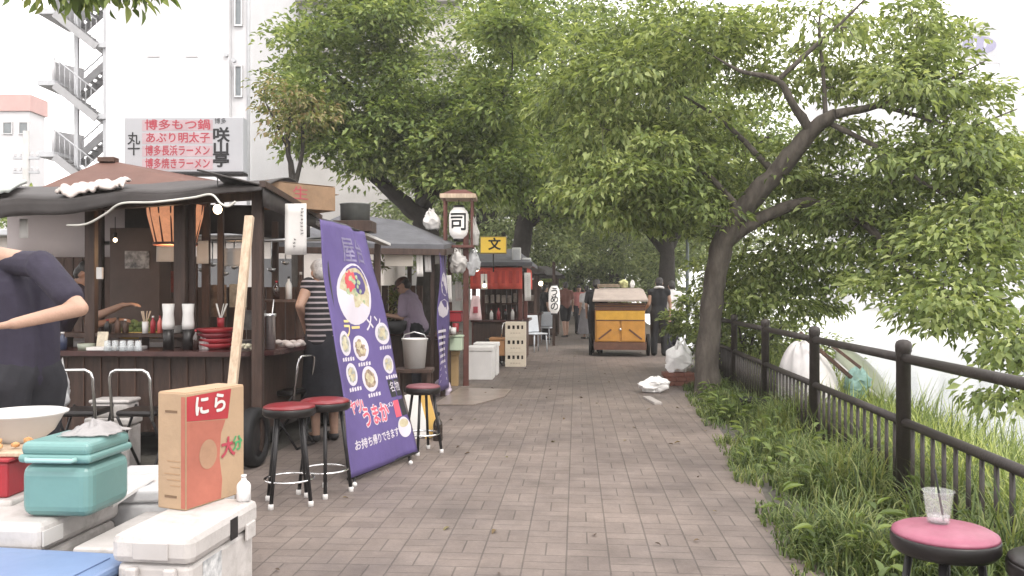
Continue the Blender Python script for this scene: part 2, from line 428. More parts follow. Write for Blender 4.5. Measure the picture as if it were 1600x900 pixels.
mb = MB()
pd = [-6 + .5 * i for i in range(60)] + [24 + 2 * i for i in range(30)]
for d in pd:
    mb.v += [Vector((path_left(d), d, .002)), Vector(((path_left(d) + edge_x(d)) / 2, d, .012)), Vector((edge_x(d) + .12 * math.sin(d * 2.1) * .3, d, .002))]
for j in range(len(pd) - 1):
    for i in range(2):
        mb.f.append([j * 3 + i, j * 3 + i + 1, j * 3 + i + 4, j * 3 + i + 3]); mb.m.append(0); mb.sm.append(True)
mb.build('path', paving('brick_paving'), kind='structure')

# river: wide, flat, rippled
rm_ = mat('river_water', (.30, .33, .32), .12, .1, .4, .25, 3.0, spec=.9, stretch=(1, .35, 1))
mb = MB(); mb.add([(4, -60, -2.15), (75, -60, -2.15), (85, 190, -2.15), (8, 190, -2.15)], [[0, 1, 2, 3]]); mb.build('river', rm_, kind='structure')
mb = MB(); mb.fbox((75, 60, -3), (.04, 1, 0), (1, 0, 0), (0, 0, 1), (-140, 0, 0), (150, 60, 3.2)); mb.build('opposite_bank', mat('quay_concrete', (.42, .42, .40), .85, .15, .5), kind='structure')

# ---------------------------------------------------------------- foliage tools
rng = np.random.default_rng(7)
def leaf_template(hi):
    st = [(0, .0), (.3, .85), (.55, 1.), (.8, .6), (1., .0)] if hi else [(0, 0), (.45, 1.), (1., 0)]
    V = []; Fs = []
    for t, wd in st:
        z = -.18 * t * t
        if wd == 0: V.append((0, t, z)); Fs.append(('p', len(V) - 1))
        else:
            V += [(0, t, z), (-.5 * wd, t - .03, z + .16 * wd), (.5 * wd, t - .03, z + .16 * wd)]; Fs.append(('t', len(V) - 3))
    faces = []
    for (ka, a), (kb, b_) in zip(Fs, Fs[1:]):
        if ka == 'p': faces += [[a, b_, b_ + 1], [a, b_ + 2, b_]]
        elif kb == 'p': faces += [[a + 1, a, b_], [a, a + 2, b_]]
        else: faces += [[a + 1, a, b_, b_ + 1], [a, a + 2, b_ + 2, b_]]
    return np.array(V, np.float32), faces
def scatter(name, pos, dirs, nrm, L_, W_, m, parent, hi=False, **kw):
    V, fs = leaf_template(hi); N = len(pos)
    d = dirs / (np.linalg.norm(dirs, axis=1, keepdims=True) + 1e-9)
    n = nrm - d * np.sum(nrm * d, 1, keepdims=True); n /= (np.linalg.norm(n, axis=1, keepdims=True) + 1e-9)
    s = np.cross(d, n)
    A = pos[:, None, :] + s[:, None, :] * (V[None, :, 0:1] * W_[:, None, None]) + d[:, None, :] * (V[None, :, 1:2] * L_[:, None, None]) + n[:, None, :] * (V[None, :, 2:3] * L_[:, None, None])
    K = len(V); flat = np.concatenate([np.array(f) for f in fs]); sz = np.array([len(f) for f in fs])
    loops = (flat[None, :] + (np.arange(N) * K)[:, None]).ravel(); sizes = np.tile(sz, N)
    return raw_mesh(name, A.reshape(-1, 3), loops, sizes, m, parent, True, **kw)

def sample_zone(z, r):
    px, py, d, rx, ry, rd, n = z; out = []
    while len(out) < n:
        q = r.uniform(-1, 1, 3)
        if q @ q > 1: continue
        dd = d + q[2] * rd
        out.append(P(px + q[0] * rx, py + q[1] * ry, dd) if True else None)
    return [np.array(v) for v in out]

def tree(name, label, limbs, zones, per, L0, W0, m_leaf, m_bark, spread=.42, seed=1, hi=False, group=None, droop=.5, flat=.7, cat='tree', base=None, twig=.010, parts=True):
    """limbs: list of (points, radii). Clumps of leaves grow on twigs that branch from the nearest wood."""
    r = np.random.default_rng(seed)
    b0 = base or limbs[0][0][0]
    root = thing(name, label, cat, (b0[0], b0[1], b0[2]), 0, group)
    t = MB(); nodes = []
    for pts, rad in limbs:
        pts = [Vector(p) for p in pts]; fine = []; rr = []
        for i in range(len(pts) - 1):
            p0 = pts[max(i - 1, 0)]; p1 = pts[i]; p2 = pts[i + 1]; p3 = pts[min(i + 2, len(pts) - 1)]
            for q in range(5):
                u = q / 5
                c = .5 * ((2 * p1) + (p2 - p0) * u + (2 * p0 - 5 * p1 + 4 * p2 - p3) * u * u + (3 * p1 - p0 - 3 * p2 + p3) * u ** 3)
                ra = rad[i] * (1 - u) + rad[i + 1] * u
                c += Vector(r.normal(0, ra * .07, 3)); fine.append(c); rr.append(ra * (1 + r.normal(0, .05)))
        fine.append(pts[-1]); rr.append(rad[-1])
        t.tube(fine, rr, 10)
        nodes += [(np.array(c), ra) for c, ra in zip(fine[4:], rr[4:])]
    cents = []
    for z in zones: cents += sample_zone(z, r)
    cents = [c for c in cents if c[2] > .15]
    arr = np.array([n_[0] for n_ in nodes]); rad = [n_[1] for n_ in nodes]
    order = sorted(range(len(cents)), key=lambda i: np.min(np.linalg.norm(arr - cents[i], axis=1)))
    pos = []; dirs = []
    for i in order:
        c = cents[i]; ds = np.linalg.norm(arr - c, axis=1); j = int(np.argmin(ds)); q = arr[j]
        ln = ds[j]; mid = (q + c) / 2 + r.normal(0, .08 * ln + .01, 3) + np.array([0, 0, .06 * ln])
        r0 = min(rad[j] * .7, twig * (1 + 1.2 * ln)); r1 = twig * .45
        t.tube([q, (q + mid) / 2 + r.normal(0, .02, 3), mid, c], [r0, r0 * .8, (r0 + r1) / 2, r1], 5, caps=False)
        arr = np.vstack([arr, mid[None], c[None]]); rad += [(r0 + r1) / 2, r1]
        n = max(3, int(per * r.uniform(.55, 1.4)))
        g = r.normal(0, 1, (n, 3)); g /= np.linalg.norm(g, axis=1, keepdims=True); g[:, 2] = np.where(r.uniform(0, 1, n) < .7, np.abs(g[:, 2]), g[:, 2])
        g = g * (r.uniform(0, 1, (n, 1)) ** .45) * spread * 1.75 * np.array([1, 1, flat]) * r.uniform(.65, 1.15); g[:, 2] -= .25 * spread * (g[:, 0] ** 2 + g[:, 1] ** 2) / (spread * spread * 2)
        pos.append(c + g)
        a = (c - q) / (ln + 1e-6)
        dirs.append(g / spread * .6 + a * .5 + r.normal(0, .6, (n, 3)) * np.array([1, 1, .6]) + np.array([0, 0, -droop]))
    pos = np.vstack(pos); dirs = np.vstack(dirs); N = len(pos)
    nrm = r.normal(0, .42, (N, 3)) + np.array([0, 0, 1.0])
    sc = r.uniform(.65, 1.2, N)
    if parts:
        t.build('trunk', m_bark, root); scatter('crown', pos, dirs, nrm, L0 * sc, W0 * sc * r.uniform(.8, 1.15, N), m_leaf, root, hi)
    return root

BARK = mat('tree_bark', (.060, .048, .040), .9, .35, 9, .9, 26, stretch=(1, 1, .35), col2=(.105, .09, .075))
BARK2 = mat('dark_bark', (.035, .030, .026), .95, .3, 9, .8, 30)
LEAF_A = leaf_mat('cherry_leaves', ['#465428', '#5a6a34', '#6c7c40', '#7e8c4c', '#98a266'], .38)
LEAF_B = leaf_mat('zelkova_leaves', ['#3e4d26', '#51632e', '#627638', '#738440', '#8c9856'], .34)
LEAF_Y = leaf_mat('yellowing_leaves', ['#3c4722', '#556028', '#6c7434', '#7d7848', '#8c7a5a'], .3)
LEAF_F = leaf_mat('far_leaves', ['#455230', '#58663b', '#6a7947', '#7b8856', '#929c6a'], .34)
# ---------------------------------------------------------------- buildings
WHITE_WALL = mat('white_render', (.56, .555, .57), .8, .04, .6, dirt=.05)
PALE_WALL = mat('pale_concrete', (.47, .455, .44), .85, .08, .6, .2, 12, dirt=.12)
PINK = mat('salmon_paint', (.48, .30, .28), .8, .08, 1)
GLASS = mat('window_glass', (.10, .12, .13), .08, .2, 1, spec=.9)
ALU = mat('aluminium', (.55, .55, .55), .4, .08, 8, metal=.7)
STEEL_GREY = mat('grey_steel_paint', (.42, .43, .45), .5, .1, 4)
DARK_METAL = mat('dark_metal', (.014, .013, .014), .45, .2, 10, spec=.35)
CONC_DARK = mat('dark_concrete', (.20, .19, .18), .9, .15, 2)

def window(b, o, ux, uz, n, w_, h_, mats_frame=None, parent=None, bars=1):
    """frame proud of the wall, recessed pane as its sub-part; o = lower left on the wall plane"""
    fr = MB(); t = .06; dpt = .10
    for lo, hi in (((0, 0), (w_, t)), ((0, h_ - t), (w_, h_)), ((0, t), (t, h_ - t)), ((w_ - t, t), (w_, h_ - t))):
        fr.fbox(o, ux, uz, n, (lo[0], lo[1], -.02), (hi[0], hi[1], dpt), 0, .005)
    for i in range(bars):
        x = w_ * (i + 1) / (bars + 1); fr.fbox(o, ux, uz, n, (x - .02, t, .01), (x + .02, h_ - t, .07), 0, .004)
    f = fr.build('window', ALU, parent)
    MB().fbox(o, ux, uz, n, (t, t, .005), (w_ - t, h_ - t, .03), 0, 0).build('pane', GLASS, f)
    return f

# tall white block with the outside stair
D = 34.0
bl = P(165, 458, D).x; brr = P(358, 458, D).x; top = 26
bw = thing('apartment_building', 'tall white rendered apartment block with small side windows, left of the trees', 'building', ((bl + brr) / 2, D + 4, 0))
mb = MB()
mb.box(((bl + brr) / 2, D + 5, top / 2), (brr - bl, 10, top), bev=.02)
mb.box((brr + .40, D + 5.2, top / 2), (.80, 9.8, top - .4), bev=.02)       # set-back wing beyond the corner
mb.build('wall', WHITE_WALL, bw)
for k in range(8):
    window(None, (brr + .13, D + .295, P(0, 150, D).z + (k - 3) * 2.93), (1, 0, 0), (0, 0, 1), (0, -1, 0), .34, 1.32, parent=bw, bars=0)
for px, py in ((354, 86), (366, 95)):
    p = P(px, py, D); MB().tube([(p.x, D - .12, p.z), (p.x, D + .02, p.z)], .09, 10).build('vent_cap', STEEL_GREY, bw)
for px in (240, 300):
    p = P(px, 80, D); MB().box((p.x, D - .01, p.z), (.5, .05, .5), bev=.02).build('wall_plate', WHITE_WALL, bw)
MB().tube([(brr + .72, D + .2, 0), (brr + .72, D + .2, top)], .06, 8).build('downpipe', STEEL_GREY, bw)

# stair tower beside it
x0 = P(56, 458, D).x; x1 = P(165, 458, D).x
st = thing('stair_tower', 'zigzag grey steel fire escape with railings on the end of the white block', 'staircase', ((x0 + x1) / 2, D + 1, 0))
MB().box(((x0 + 1.5 + x1) / 2, D + 3.4, 12), (x1 - x0 - 1.6, 1.2, 24), bev=.02).build('back_wall', WHITE_WALL, st)
mb = MB(); mb.box((P(108, 0, D).x, D + .6, 12), (.16, .16, 24)); mb.box((x1 - .14, D + .3, 12), (.16, .16, 24)); mb.box((P(160, 0, D).x, D + 2.4, 12), (.16, .16, 24)); mb.build('column', STEEL_GREY, st)
FH = 2.93
z0 = P(0, 240, D).z                       # left landing level
xl = P(84, 0, D).x; xr = P(150, 0, D).x
for k in range(-2, 6):
    zl = z0 + k * FH; zr = zl - FH * .47
    if zr < .2: continue
    mb = MB(); mb.box(((x0 + xl) / 2, D + 1.3, zl), (xl - x0, 2.4, .22), bev=.01); mb.build('landing', CONC_DARK if False else STEEL_GREY, st)
    mb = MB(); mb.box(((xr + x1) / 2, D + 1.3, zr), (x1 - xr + .1, 2.4, .22), bev=.01); mb.build('landing', STEEL_GREY, st)
    for (ya, xa, za, xb, zb, nm) in ((D + .45, xl, zl, xr, zr, 'f'), (D + 1.9, xr, zr, xl, zl - FH, 'b')):
        fl = MB()
        for yy in (-.42, .42): fl.beam((xa, ya + yy, za - .12), (xb, ya + yy, zb - .12), .05, .30, bev=0)
        for s_ in range(8):
            u = (s_ + .5) / 8; fl.box((xa + (xb - xa) * u, ya, za + (zb - za) * u), (.26, .80, .04), bev=0)
        fl.build('flight', mat('stair_steel', (.30, .30, .31), .6, .1, 4), st)
        rl = MB(); yy = -.42 if nm == 'f' else .42
        rl.tube([(xa, ya + yy, za + 1), (xb, ya + yy, zb + 1)], .03, 6)
        for s_ in range(9):
            u = s_ / 8; p_ = (xa + (xb - xa) * u, ya + yy, za + (zb - za) * u); rl.tube([p_, (p_[0], p_[1], p_[2] + 1)], .014, 4)
        rl.build('handrail', STEEL_GREY, st)
    # rounded screen round the left landing
    pn = MB(); pn.sheet(lambda u, v: (x0 + .05 + (xl - x0) * (1 - math.sin(u * 3.14)) * .9 * (1 if u < 2 else 1), D + .15 + 2.3 * u, zl + .1 + v * 1.1), 8, 1, .03); pn.build('landing_screen', WHITE_WALL, st)

# pale block right of it, behind the small tree
D2 = 42.0
xa, xb = P(392, 0, D2).x, P(720, 0, D2).x
pb = thing('office_block', 'pale grey concrete block with dark floor ledges and air conditioners behind the crooked thin tree', 'building', ((xa + xb) / 2, D2 + 4, 0))
mb = MB(); mb.box(((xa + xb) / 2, D2 + 5, 8.5), (xb - xa, 10, 17), bev=.02); mb.build('wall', PALE_WALL, pb)
for py in (198, 88, 5):
    p = P(420, py, D2); mb = MB(); mb.box(((xa + xb) / 2, D2 - .35, p.z), (xb - xa, .7, .28), bev=.01); mb.build('ledge', CONC_DARK, pb)
for py in (60, 165):
    for px in (402, 470, 530, 590):
        p = P(px, py, D2); window(None, (p.x, D2, p.z), (1, 0, 0), (0, 0, 1), (0, -1, 0), 1.3, 1.3, parent=pb)
for py in (237, 262):
    for px in (406, 438):
        p = P(px, py, D2); mb = MB(); mb.box((p.x, D2 - .25, p.z), (.62, .42, .55), bev=.03)
        a = mb.build('air_conditioner', PALE_WALL, pb)
        MB().lathe([(.20, 0), (.20, .03), (.15, .03), (.15, 0)], (p.x, D2 - .465, p.z), 18, ax=Matrix.Rotation(R(90), 3, 'X'), closed=True).build('fan_grille', CONC_DARK, a)
# low shop wall behind the stalls, seen through them
D3 = 15.0
xa, xb = -12.0, P(600, 0, D3).x
lb = thing('shop_building', 'low cream shopfront wall with a grey door seen through the first stall', 'building', ((xa + xb) / 2, D3 + 1.5, 0))
mb = MB(); mb.box(((xa + xb) / 2, D3 + 1.5, 1.2), (xb - xa, 3, 2.4), bev=.02); mb.build('wall', mat('cream_wall', (.60, .55, .51), .85, .08, 1, dirt=.1), lb)
mb = MB(); mb.box(((xa + xb) / 2, D3 + 1.4, 2.46), (xb - xa + .3, 3.4, .12), bev=.02); mb.build('roof', STEEL_GREY, lb)
for px in (432, 340):
    p = P(px, 0, D3); mb = MB(); mb.box((p.x, D3 - .02, 1.0), (.78, .06, 2.0), bev=.01); dd = mb.build('door', mat('grey_door', (.12, .12, .125), .5, .1, 2), lb)
    mb = MB(); mb.box((p.x + .3, D3 - .08, 1.0), (.03, .05, .14)); mb.build('handle', ALU, dd)
# far white house with a salmon roof band, utility pole
D4 = 60.0
xa, xb = P(-60, 0, D4).x, P(46, 0, D4).x; zt = P(0, 148, D4).z
hb = thing('house', 'far white building with a salmon pink band under its roof, at the left edge', 'building', ((xa + xb) / 2, D4 + 4, 0))
mb = MB(); mb.box(((xa + xb) / 2, D4 + 1, zt / 2 - .6), (xb - xa, 2, zt - 1.2), bev=.02); mb.build('wall', WHITE_WALL, hb)
mb = MB(); mb.box(((xa + xb) / 2, D4 + 1, zt - .6), (xb - xa + .3, 2.3, 1.2), bev=.02); mb.build('roof', PINK, hb)
for px in (5, 30): p = P(px, 210, D4); window(None, (p.x, D4, p.z), (1, 0, 0), (0, 0, 1), (0, -1, 0), .7, .9, parent=hb, bars=0)
p = P(41, 458, 30); zt = P(0, 205, 30).z
up = thing('utility_pole', 'grey concrete utility pole with cross arms beyond the left stall', 'pole', (p.x, 30, 0))
mb = MB(); mb.tube([(p.x, 30, 0), (p.x, 30, zt)], [.17, .11], 10); mb.build('pole', mat('pole_concrete', (.40, .39, .38), .9, .1, 3), up)
for z in (P(0, 247, 30).z, P(0, 252, 30).z - .4):
    mb = MB(); mb.box((p.x, 30, z), (.95, .09, .09)); a = mb.build('cross_arm', STEEL_GREY, up)
    for q in (-.4, -.2, .2, .4): MB().lathe([(.02, 0), (.05, .03), (.03, .07), (.05, .1), (.02, .15)], (p.x + q, 30, z + .05), 8).build('insulator', WHITE_WALL, a)

# across the river: a pale block carrying a billboard
D5 = 78.0
xa, xb = P(1330, 0, D5).x, P(1700, 0, D5).x; zt = P(0, 112, D5).z
rb = thing('riverside_building', 'white tower block across the river behind the cherry tree', 'building', ((xa + xb) / 2, D5 + 5, 0))
mb = MB(); mb.box(((xa + xb) / 2, D5 + 5, zt / 2), (xb - xa, 10, zt), bev=.02); mb.build('wall', WHITE_WALL, rb)
for i in range(6):
    for j in range(2):
        window(None, (xa + 1.2 + i * 3.5, D5, 2.5 + j * 3.6), (1, 0, 0), (0, 0, 1), (0, -1, 0), 1.6, 1.5, parent=rb)
c = P(1540, 62, D5); bx = 1.9
bb = thing('billboard', 'pale rooftop billboard with a lilac oval emblem, top right corner', 'billboard', (c.x, D5 + 1, zt))
mb = MB(); mb.box((c.x, D5 + 1, c.z), (3.9, .25, 4.0), bev=.02); mb.build('panel', mat('pale_grey_board', (.36, .36, .38), .6, .05, 1), bb)
for sx in (-1, 1): MB().box((c.x + sx * 1.9, D5 + 1.02, (zt + c.z + 2.1) / 2), (.1, .3, c.z + 2.1 - zt), bev=.01).build('frame_post', STEEL_GREY, bb)
LIL = mat('lilac_paint', (.20, .19, .30), .6, .05, 1)
mb = MB(); mb.prism([(1.62 * math.cos(a * .2618), .86 * math.sin(a * .2618)) for a in range(24)], (c.x - .1, D5 + .872, c.z - .25), (1, 0, 0), (0, 0, 1), .02); mb.build('emblem', LIL, bb)
for q in (-.42, .55):
    mb = MB(); mb.prism([(q - .13 + .13 * math.cos(a * .5236) + .1, .08 + .32 * math.sin(a * .5236)) for a in range(12)], (c.x - .1, D5 + .848, c.z - .25), (1, 0, 0), (0, 0, 1), .02); mb.build('emblem_mark', WHITE_WALL, bb)

# ---------------------------------------------------------------- trees
# cherry over the railing
ct = [P(1108, 640, 11.4), P(1106, 585, 11.45), P(1110, 500, 11.5), P(1118, 430, 11.5), P(1135, 370, 11.4), P(1172, 315, 11.2), P(1225, 255, 11.0), P(1268, 205, 10.8), P(1305, 178, 10.6)]
ct[0].z = -.1
cr_ = [.25, .175, .155, .15, .15, .14, .13, .105, .07]
limbs = [(ct, cr_),
         ([P(1138, 372, 11.4), P(1180, 345, 11.3), P(1225, 325, 11.2), P(1280, 315, 11.0), P(1345, 345, 10.6), P(1400, 400, 9.9), P(1440, 450, 9.3), P(1500, 495, 8.7)], [.12, .095, .08, .065, .05, .035, .022, .006]),
         ([P(1268, 205, 10.8), P(1240, 165, 10.7), P(1215, 125, 10.6), P(1160, 112, 10.5), P(1110, 85, 10.4)], [.07, .05, .04, .026, .006]),
         ([P(1216, 125, 10.6), P(1265, 80, 10.5), P(1310, 40, 10.4), P(1360, -10, 10.3)], [.036, .03, .022, .008]),
         ([P(1290, 185, 10.7), P(1287, 120, 10.8), P(1280, 40, 10.9), P(1290, -30, 11)], [.032, .024, .018, .006]),
         ([P(1305, 178, 10.6), P(1370, 165, 10.5), P(1430, 140, 10.2), P(1470, 130, 10), P(1540, 95, 9.6)], [.065, .045, .03, .02, .006]),
         ([P(1370, 165, 10.5), P(1430, 180, 10.3), P(1500, 200, 10), P(1590, 170, 9.7)], [.032, .025, .016, .006]),
         ([P(1290, 190, 10.7), P(1370, 230, 10.4), P(1450, 290, 9.8), P(1560, 340, 9)], [.04, .03, .02, .006]),
         ([P(1160, 330, 11.2), P(1100, 270, 11.5), P(1020, 225, 11.6), P(940, 200, 11.6)], [.05, .035, .024, .006]),
         ([P(1210, 270, 11.1), P(1130, 190, 12.2), P(1050, 140, 12.8)], [.05, .032, .008])]
zones = [(1000, 240, 11.4, 125, 80, 1.3, 58), (950, 120, 11.8, 110, 80, 1.6, 50), (1080, 60, 11.6, 140, 70, 1.5, 42), (960, 310, 10.9, 90, 40, 1.0, 18),
         (1240, 50, 11.6, 120, 70, 1.2, 13), (1385, 55, 10.8, 90, 55, 1.2, 16), (1130, 180, 12.4, 130, 100, 1.3, 30), (1060, 330, 11.6, 110, 50, 1.2, 24),
         (1420, 130, 10.4, 80, 45, 1.2, 15), (1340, 250, 11.4, 120, 60, 1.3, 34), (1470, 265, 10.2, 130, 55, 1.3, 30),
         (1545, 222, 9.8, 60, 40, 1.0, 10), (1270, 390, 11.9, 120, 70, 1.2, 34), (1390, 350, 10.8, 110, 70, 1.2, 28), (1510, 385, 9.3, 120, 60, 1.1, 31), (1180, 300, 12.4, 110, 60, 1.0, 24),
         (1240, 462, 12.0, 120, 34, 1.0, 19), (1490, 470, 8.6, 100, 50, .9, 18), (1575, 545, 7.6, 50, 50, .6, 7), (1585, 608, 7.3, 25, 28, .4, 3), (1400, 440, 9.9, 80, 40, .8, 12), (1150, 440, 12.9, 70, 40, .9, 14), (1560, 262, 9.4, 45, 36, .8, 12), (1455, 75, 10.4, 50, 40, .8, 9), (1490, 158, 10, 60, 30, .8, 11), (1565, 325, 9, 50, 40, .8, 10), (1300, 130, 11.6, 80, 50, .8, 10), (1330, 330, 11.4, 90, 50, 1, 9)]
tree('cherry_tree', 'big leaning cherry tree growing by the black railing, its boughs reaching over the river', limbs, zones, 100, .118, .053, LEAF_A, BARK, .29, 11, droop=.45, flat=.40, base=Vector((ct[0].x, 11.4, 0)))

# zelkova behind the second stall
ps = P(655, 458, 16.5).x
limbs = [([Vector((ps + .35, 16.6, -.1)), Vector((ps + .2, 16.6, 1.2)), P(668, 362, 16.5), P(640, 325, 16.4), P(600, 290, 16.2), P(560, 250, 16), P(500, 180, 15.8)], [.30, .25, .22, .17, .13, .09, .04]),
         ([P(668, 362, 16.5), P(660, 300, 16.6), P(640, 220, 16.6), P(610, 120, 16.6), P(600, 20, 16.6)], [.2, .15, .11, .08, .04]),
         ([P(662, 320, 16.5), P(700, 270, 15.8), P(760, 200, 15.2), P(800, 120, 15)], [.13, .1, .07, .03]),
         ([P(640, 240, 16.6), P(560, 150, 16.2), P(480, 80, 16)], [.08, .06, .03])]
zones = [(555, 40, 16, 90, 60, 2, 36), (490, 140, 15.8, 60, 50, 1.6, 25), (535, 215, 15.6, 75, 40, 1.8, 27), (600, 150, 15.8, 70, 90, 2.0, 38), (620, 10, 16, 40, 50, 2.0, 14), (700, 215, 15.8, 70, 40, 1.8, 20),
         (770, 170, 15.2, 80, 55, 1.8, 30), (640, 255, 15.8, 95, 30, 1.8, 24), (770, 265, 15.2, 120, 45, 1.8, 34), (800, 50, 15.5, 65, 55, 1.8, 24), (470, 60, 16, 30, 40, 1.2, 6)]
tree('zelkova_tree', 'broad dark green tree rising behind the slate roofed stall', limbs, zones, 150, .135, .072, LEAF_B, BARK2, .36, 21, droop=.15, flat=.45, base=Vector((ps + .35, 16.6, 0)), group='trees along the path')

# the next trees down the path
def path_tree(px, d, h_, cw, seed, label, leafs=LEAF_B, n=200, per=90, L0=.2, low=.38, name='zelkova_tree', lean=0, group='trees along the path'):
    c = P(px, 458, d); x = c.x; r = random.Random(seed)
    limbs = [([Vector((x, d, -.1)), Vector((x + lean * .1, d, h_ * .2)), Vector((x + lean * .3, d, h_ * .38)), Vector((x + lean * .6, d, h_ * .6)), Vector((x + lean, d, h_ * .85))], [.28 * h_ / 8, .23 * h_ / 8, .18 * h_ / 8, .1 * h_ / 8, .04])]
    for k in range(6):
        a = r.uniform(0, 6.28); q = r.uniform(.3, .55); s0 = Vector((x + lean * q, d, h_ * q))
        e = s0 + Vector((math.cos(a) * cw * .38, math.sin(a) * cw * .38, h_ * r.uniform(.12, .3)))
        limbs.append(([s0, s0.lerp(e, .5) + Vector((0, 0, .15 * h_ * .3)), e], [.1 * h_ / 8, .07 * h_ / 8, .03]))
    zz = h_ * (low + 1) / 2; py = 458 - (zz - H) * F / d
    z = [(800 + (x + lean * .6) * F / d, py, d, cw / 2 * F / d, h_ * (1 - low) / 2 * F / d, cw / 2, n)]
    return tree(name, label, limbs, z, int(per * 1.15), L0 * .85, L0 * .47, leafs, BARK2, cw * .055, seed, droop=.12, flat=.42, base=Vector((x, d, 0)), group=group)
path_tree(800, 24, 10.5, 10.5, 31, 'tall dark tree whose crown closes over the middle of the path', n=300, L0=.21, low=.32, per=110, lean=1.7)
path_tree(1042, 23, 8.0, 7.5, 32, 'dark trunked tree behind the man beside the yellow cart', n=230, L0=.19, low=.36)
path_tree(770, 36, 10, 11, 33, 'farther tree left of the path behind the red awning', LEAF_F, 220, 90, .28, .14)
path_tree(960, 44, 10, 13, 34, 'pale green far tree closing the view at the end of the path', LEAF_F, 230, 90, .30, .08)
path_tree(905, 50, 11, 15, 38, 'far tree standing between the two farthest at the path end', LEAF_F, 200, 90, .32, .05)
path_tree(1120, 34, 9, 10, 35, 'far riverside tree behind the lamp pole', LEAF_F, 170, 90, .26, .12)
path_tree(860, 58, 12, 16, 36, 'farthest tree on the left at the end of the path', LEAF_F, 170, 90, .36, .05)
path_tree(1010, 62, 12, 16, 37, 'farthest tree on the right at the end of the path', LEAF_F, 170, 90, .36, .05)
# thin tree in front of the pale block
yd = 14.1
tr_ = [P(462, 330, yd), P(457, 280, yd), P(450, 235, yd), P(452, 190, yd)]
b0 = Vector((tr_[0].x, yd, 0))
tree('young_tree', 'thin crooked tree with browning sparse leaves in front of the pale block', [([b0 - Vector((0, 0, .1)), b0 + Vector((0, 0, 1.6)), *tr_[1:], P(470, 140, yd)], [.075, .07, .055, .042, .03, .01]),
      ([P(458, 300, yd), P(472, 240, yd), P(474, 190, yd), P(490, 150, yd)], [.045, .035, .025, .01]), ([P(451, 235, yd), P(430, 190, yd), P(415, 160, yd)], [.03, .022, .01])],
     [(465, 175, yd, 60, 32, .8, 20), (430, 150, yd, 30, 35, .7, 9), (500, 190, yd, 40, 30, .8, 12), (430, 205, yd, 30, 18, .5, 4)], 42, .11, .055, LEAF_Y, BARK2, .20, 41, base=b0)
# bough hanging in from a tree left of the frame
b0 = Vector((-6.2, 6.2, 0))
tree('overhanging_tree', 'tree left of the view whose leafy bough tips hang in at the top left corner', [([b0 - Vector((0, 0, .1)), b0 + Vector((.1, 0, 1.5)), b0 + Vector((.3, 0, 3)), Vector((-5.2, 5.9, 3.85)), Vector((-3.9, 5.4, 3.75)), Vector((-3.0, 5.1, 3.45)), Vector((-2.55, 5, 3.28))], [.2, .17, .14, .09, .05, .025, .008])],
     [(95, -30, 5.3, 70, 26, .5, 17), (185, -22, 5.1, 55, 18, .4, 9), (120, -90, 5.3, 150, 50, .7, 22), (-150, -60, 5.8, 150, 90, .8, 24)], 26, .10, .042, LEAF_B, BARK, .10, 43, hi=True, droop=.9, base=b0, twig=.005)

# shrubs
def shrub(name, label, px, d, w_, h_, seed, leafs, n=34, per=70, L0=.1, group=None, z0=0.):
    c = P(px, 458, d); b = Vector((c.x, d, z0)); r = random.Random(seed)
    limbs = []
    for k in range(5):
        a = k * 1.26 + r.random(); e = b + Vector((math.cos(a) * w_ * .3, math.sin(a) * w_ * .3, h_ * .65))
        limbs.append(([b - Vector((0, 0, .05)), b.lerp(e, .5) + Vector((0, 0, .1)), e], [.03, .022, .012]))
    py = 458 - (z0 + h_ * .55 - H) * F / d
    return tree(name, label, limbs, [(px, py, d, w_ / 2 * F / d, h_ * .45 * F / d, w_ / 2, n)], per, L0, L0 * .5, leafs, BARK2, w_ * .11, seed, droop=.2, base=b, cat='shrub', group=group)
shrub('shrub', 'leafy green shrub between the men at the yellow cart and the cherry trunk', 1102, 15.0, 1.25, 1.5, 51, LEAF_A, 40, 80)
shrub('shrub', 'light green shrub outside the railing, right of the cherry trunk', 1165, 13.2, 1.8, 1.3, 52, LEAF_A, 40, 70)
shrub('shrub', 'tall bank shrub half hidden by the railing under the drooping boughs', 1230, 14.5, 2.4, 1.7, 53, LEAF_A, 44, 70, z0=-.6)
shrub('shrub', 'round bright green bush beyond the left stall roof', 12, 16, 2.2, 3.4, 54, LEAF_A, 80, 70, .12)
shrub('potted_bush', 'yellow green leafy plant seen inside the slate roofed stall', 602, 12.9, .6, 1.9, 55, LEAF_Y, 26, 50, .09)

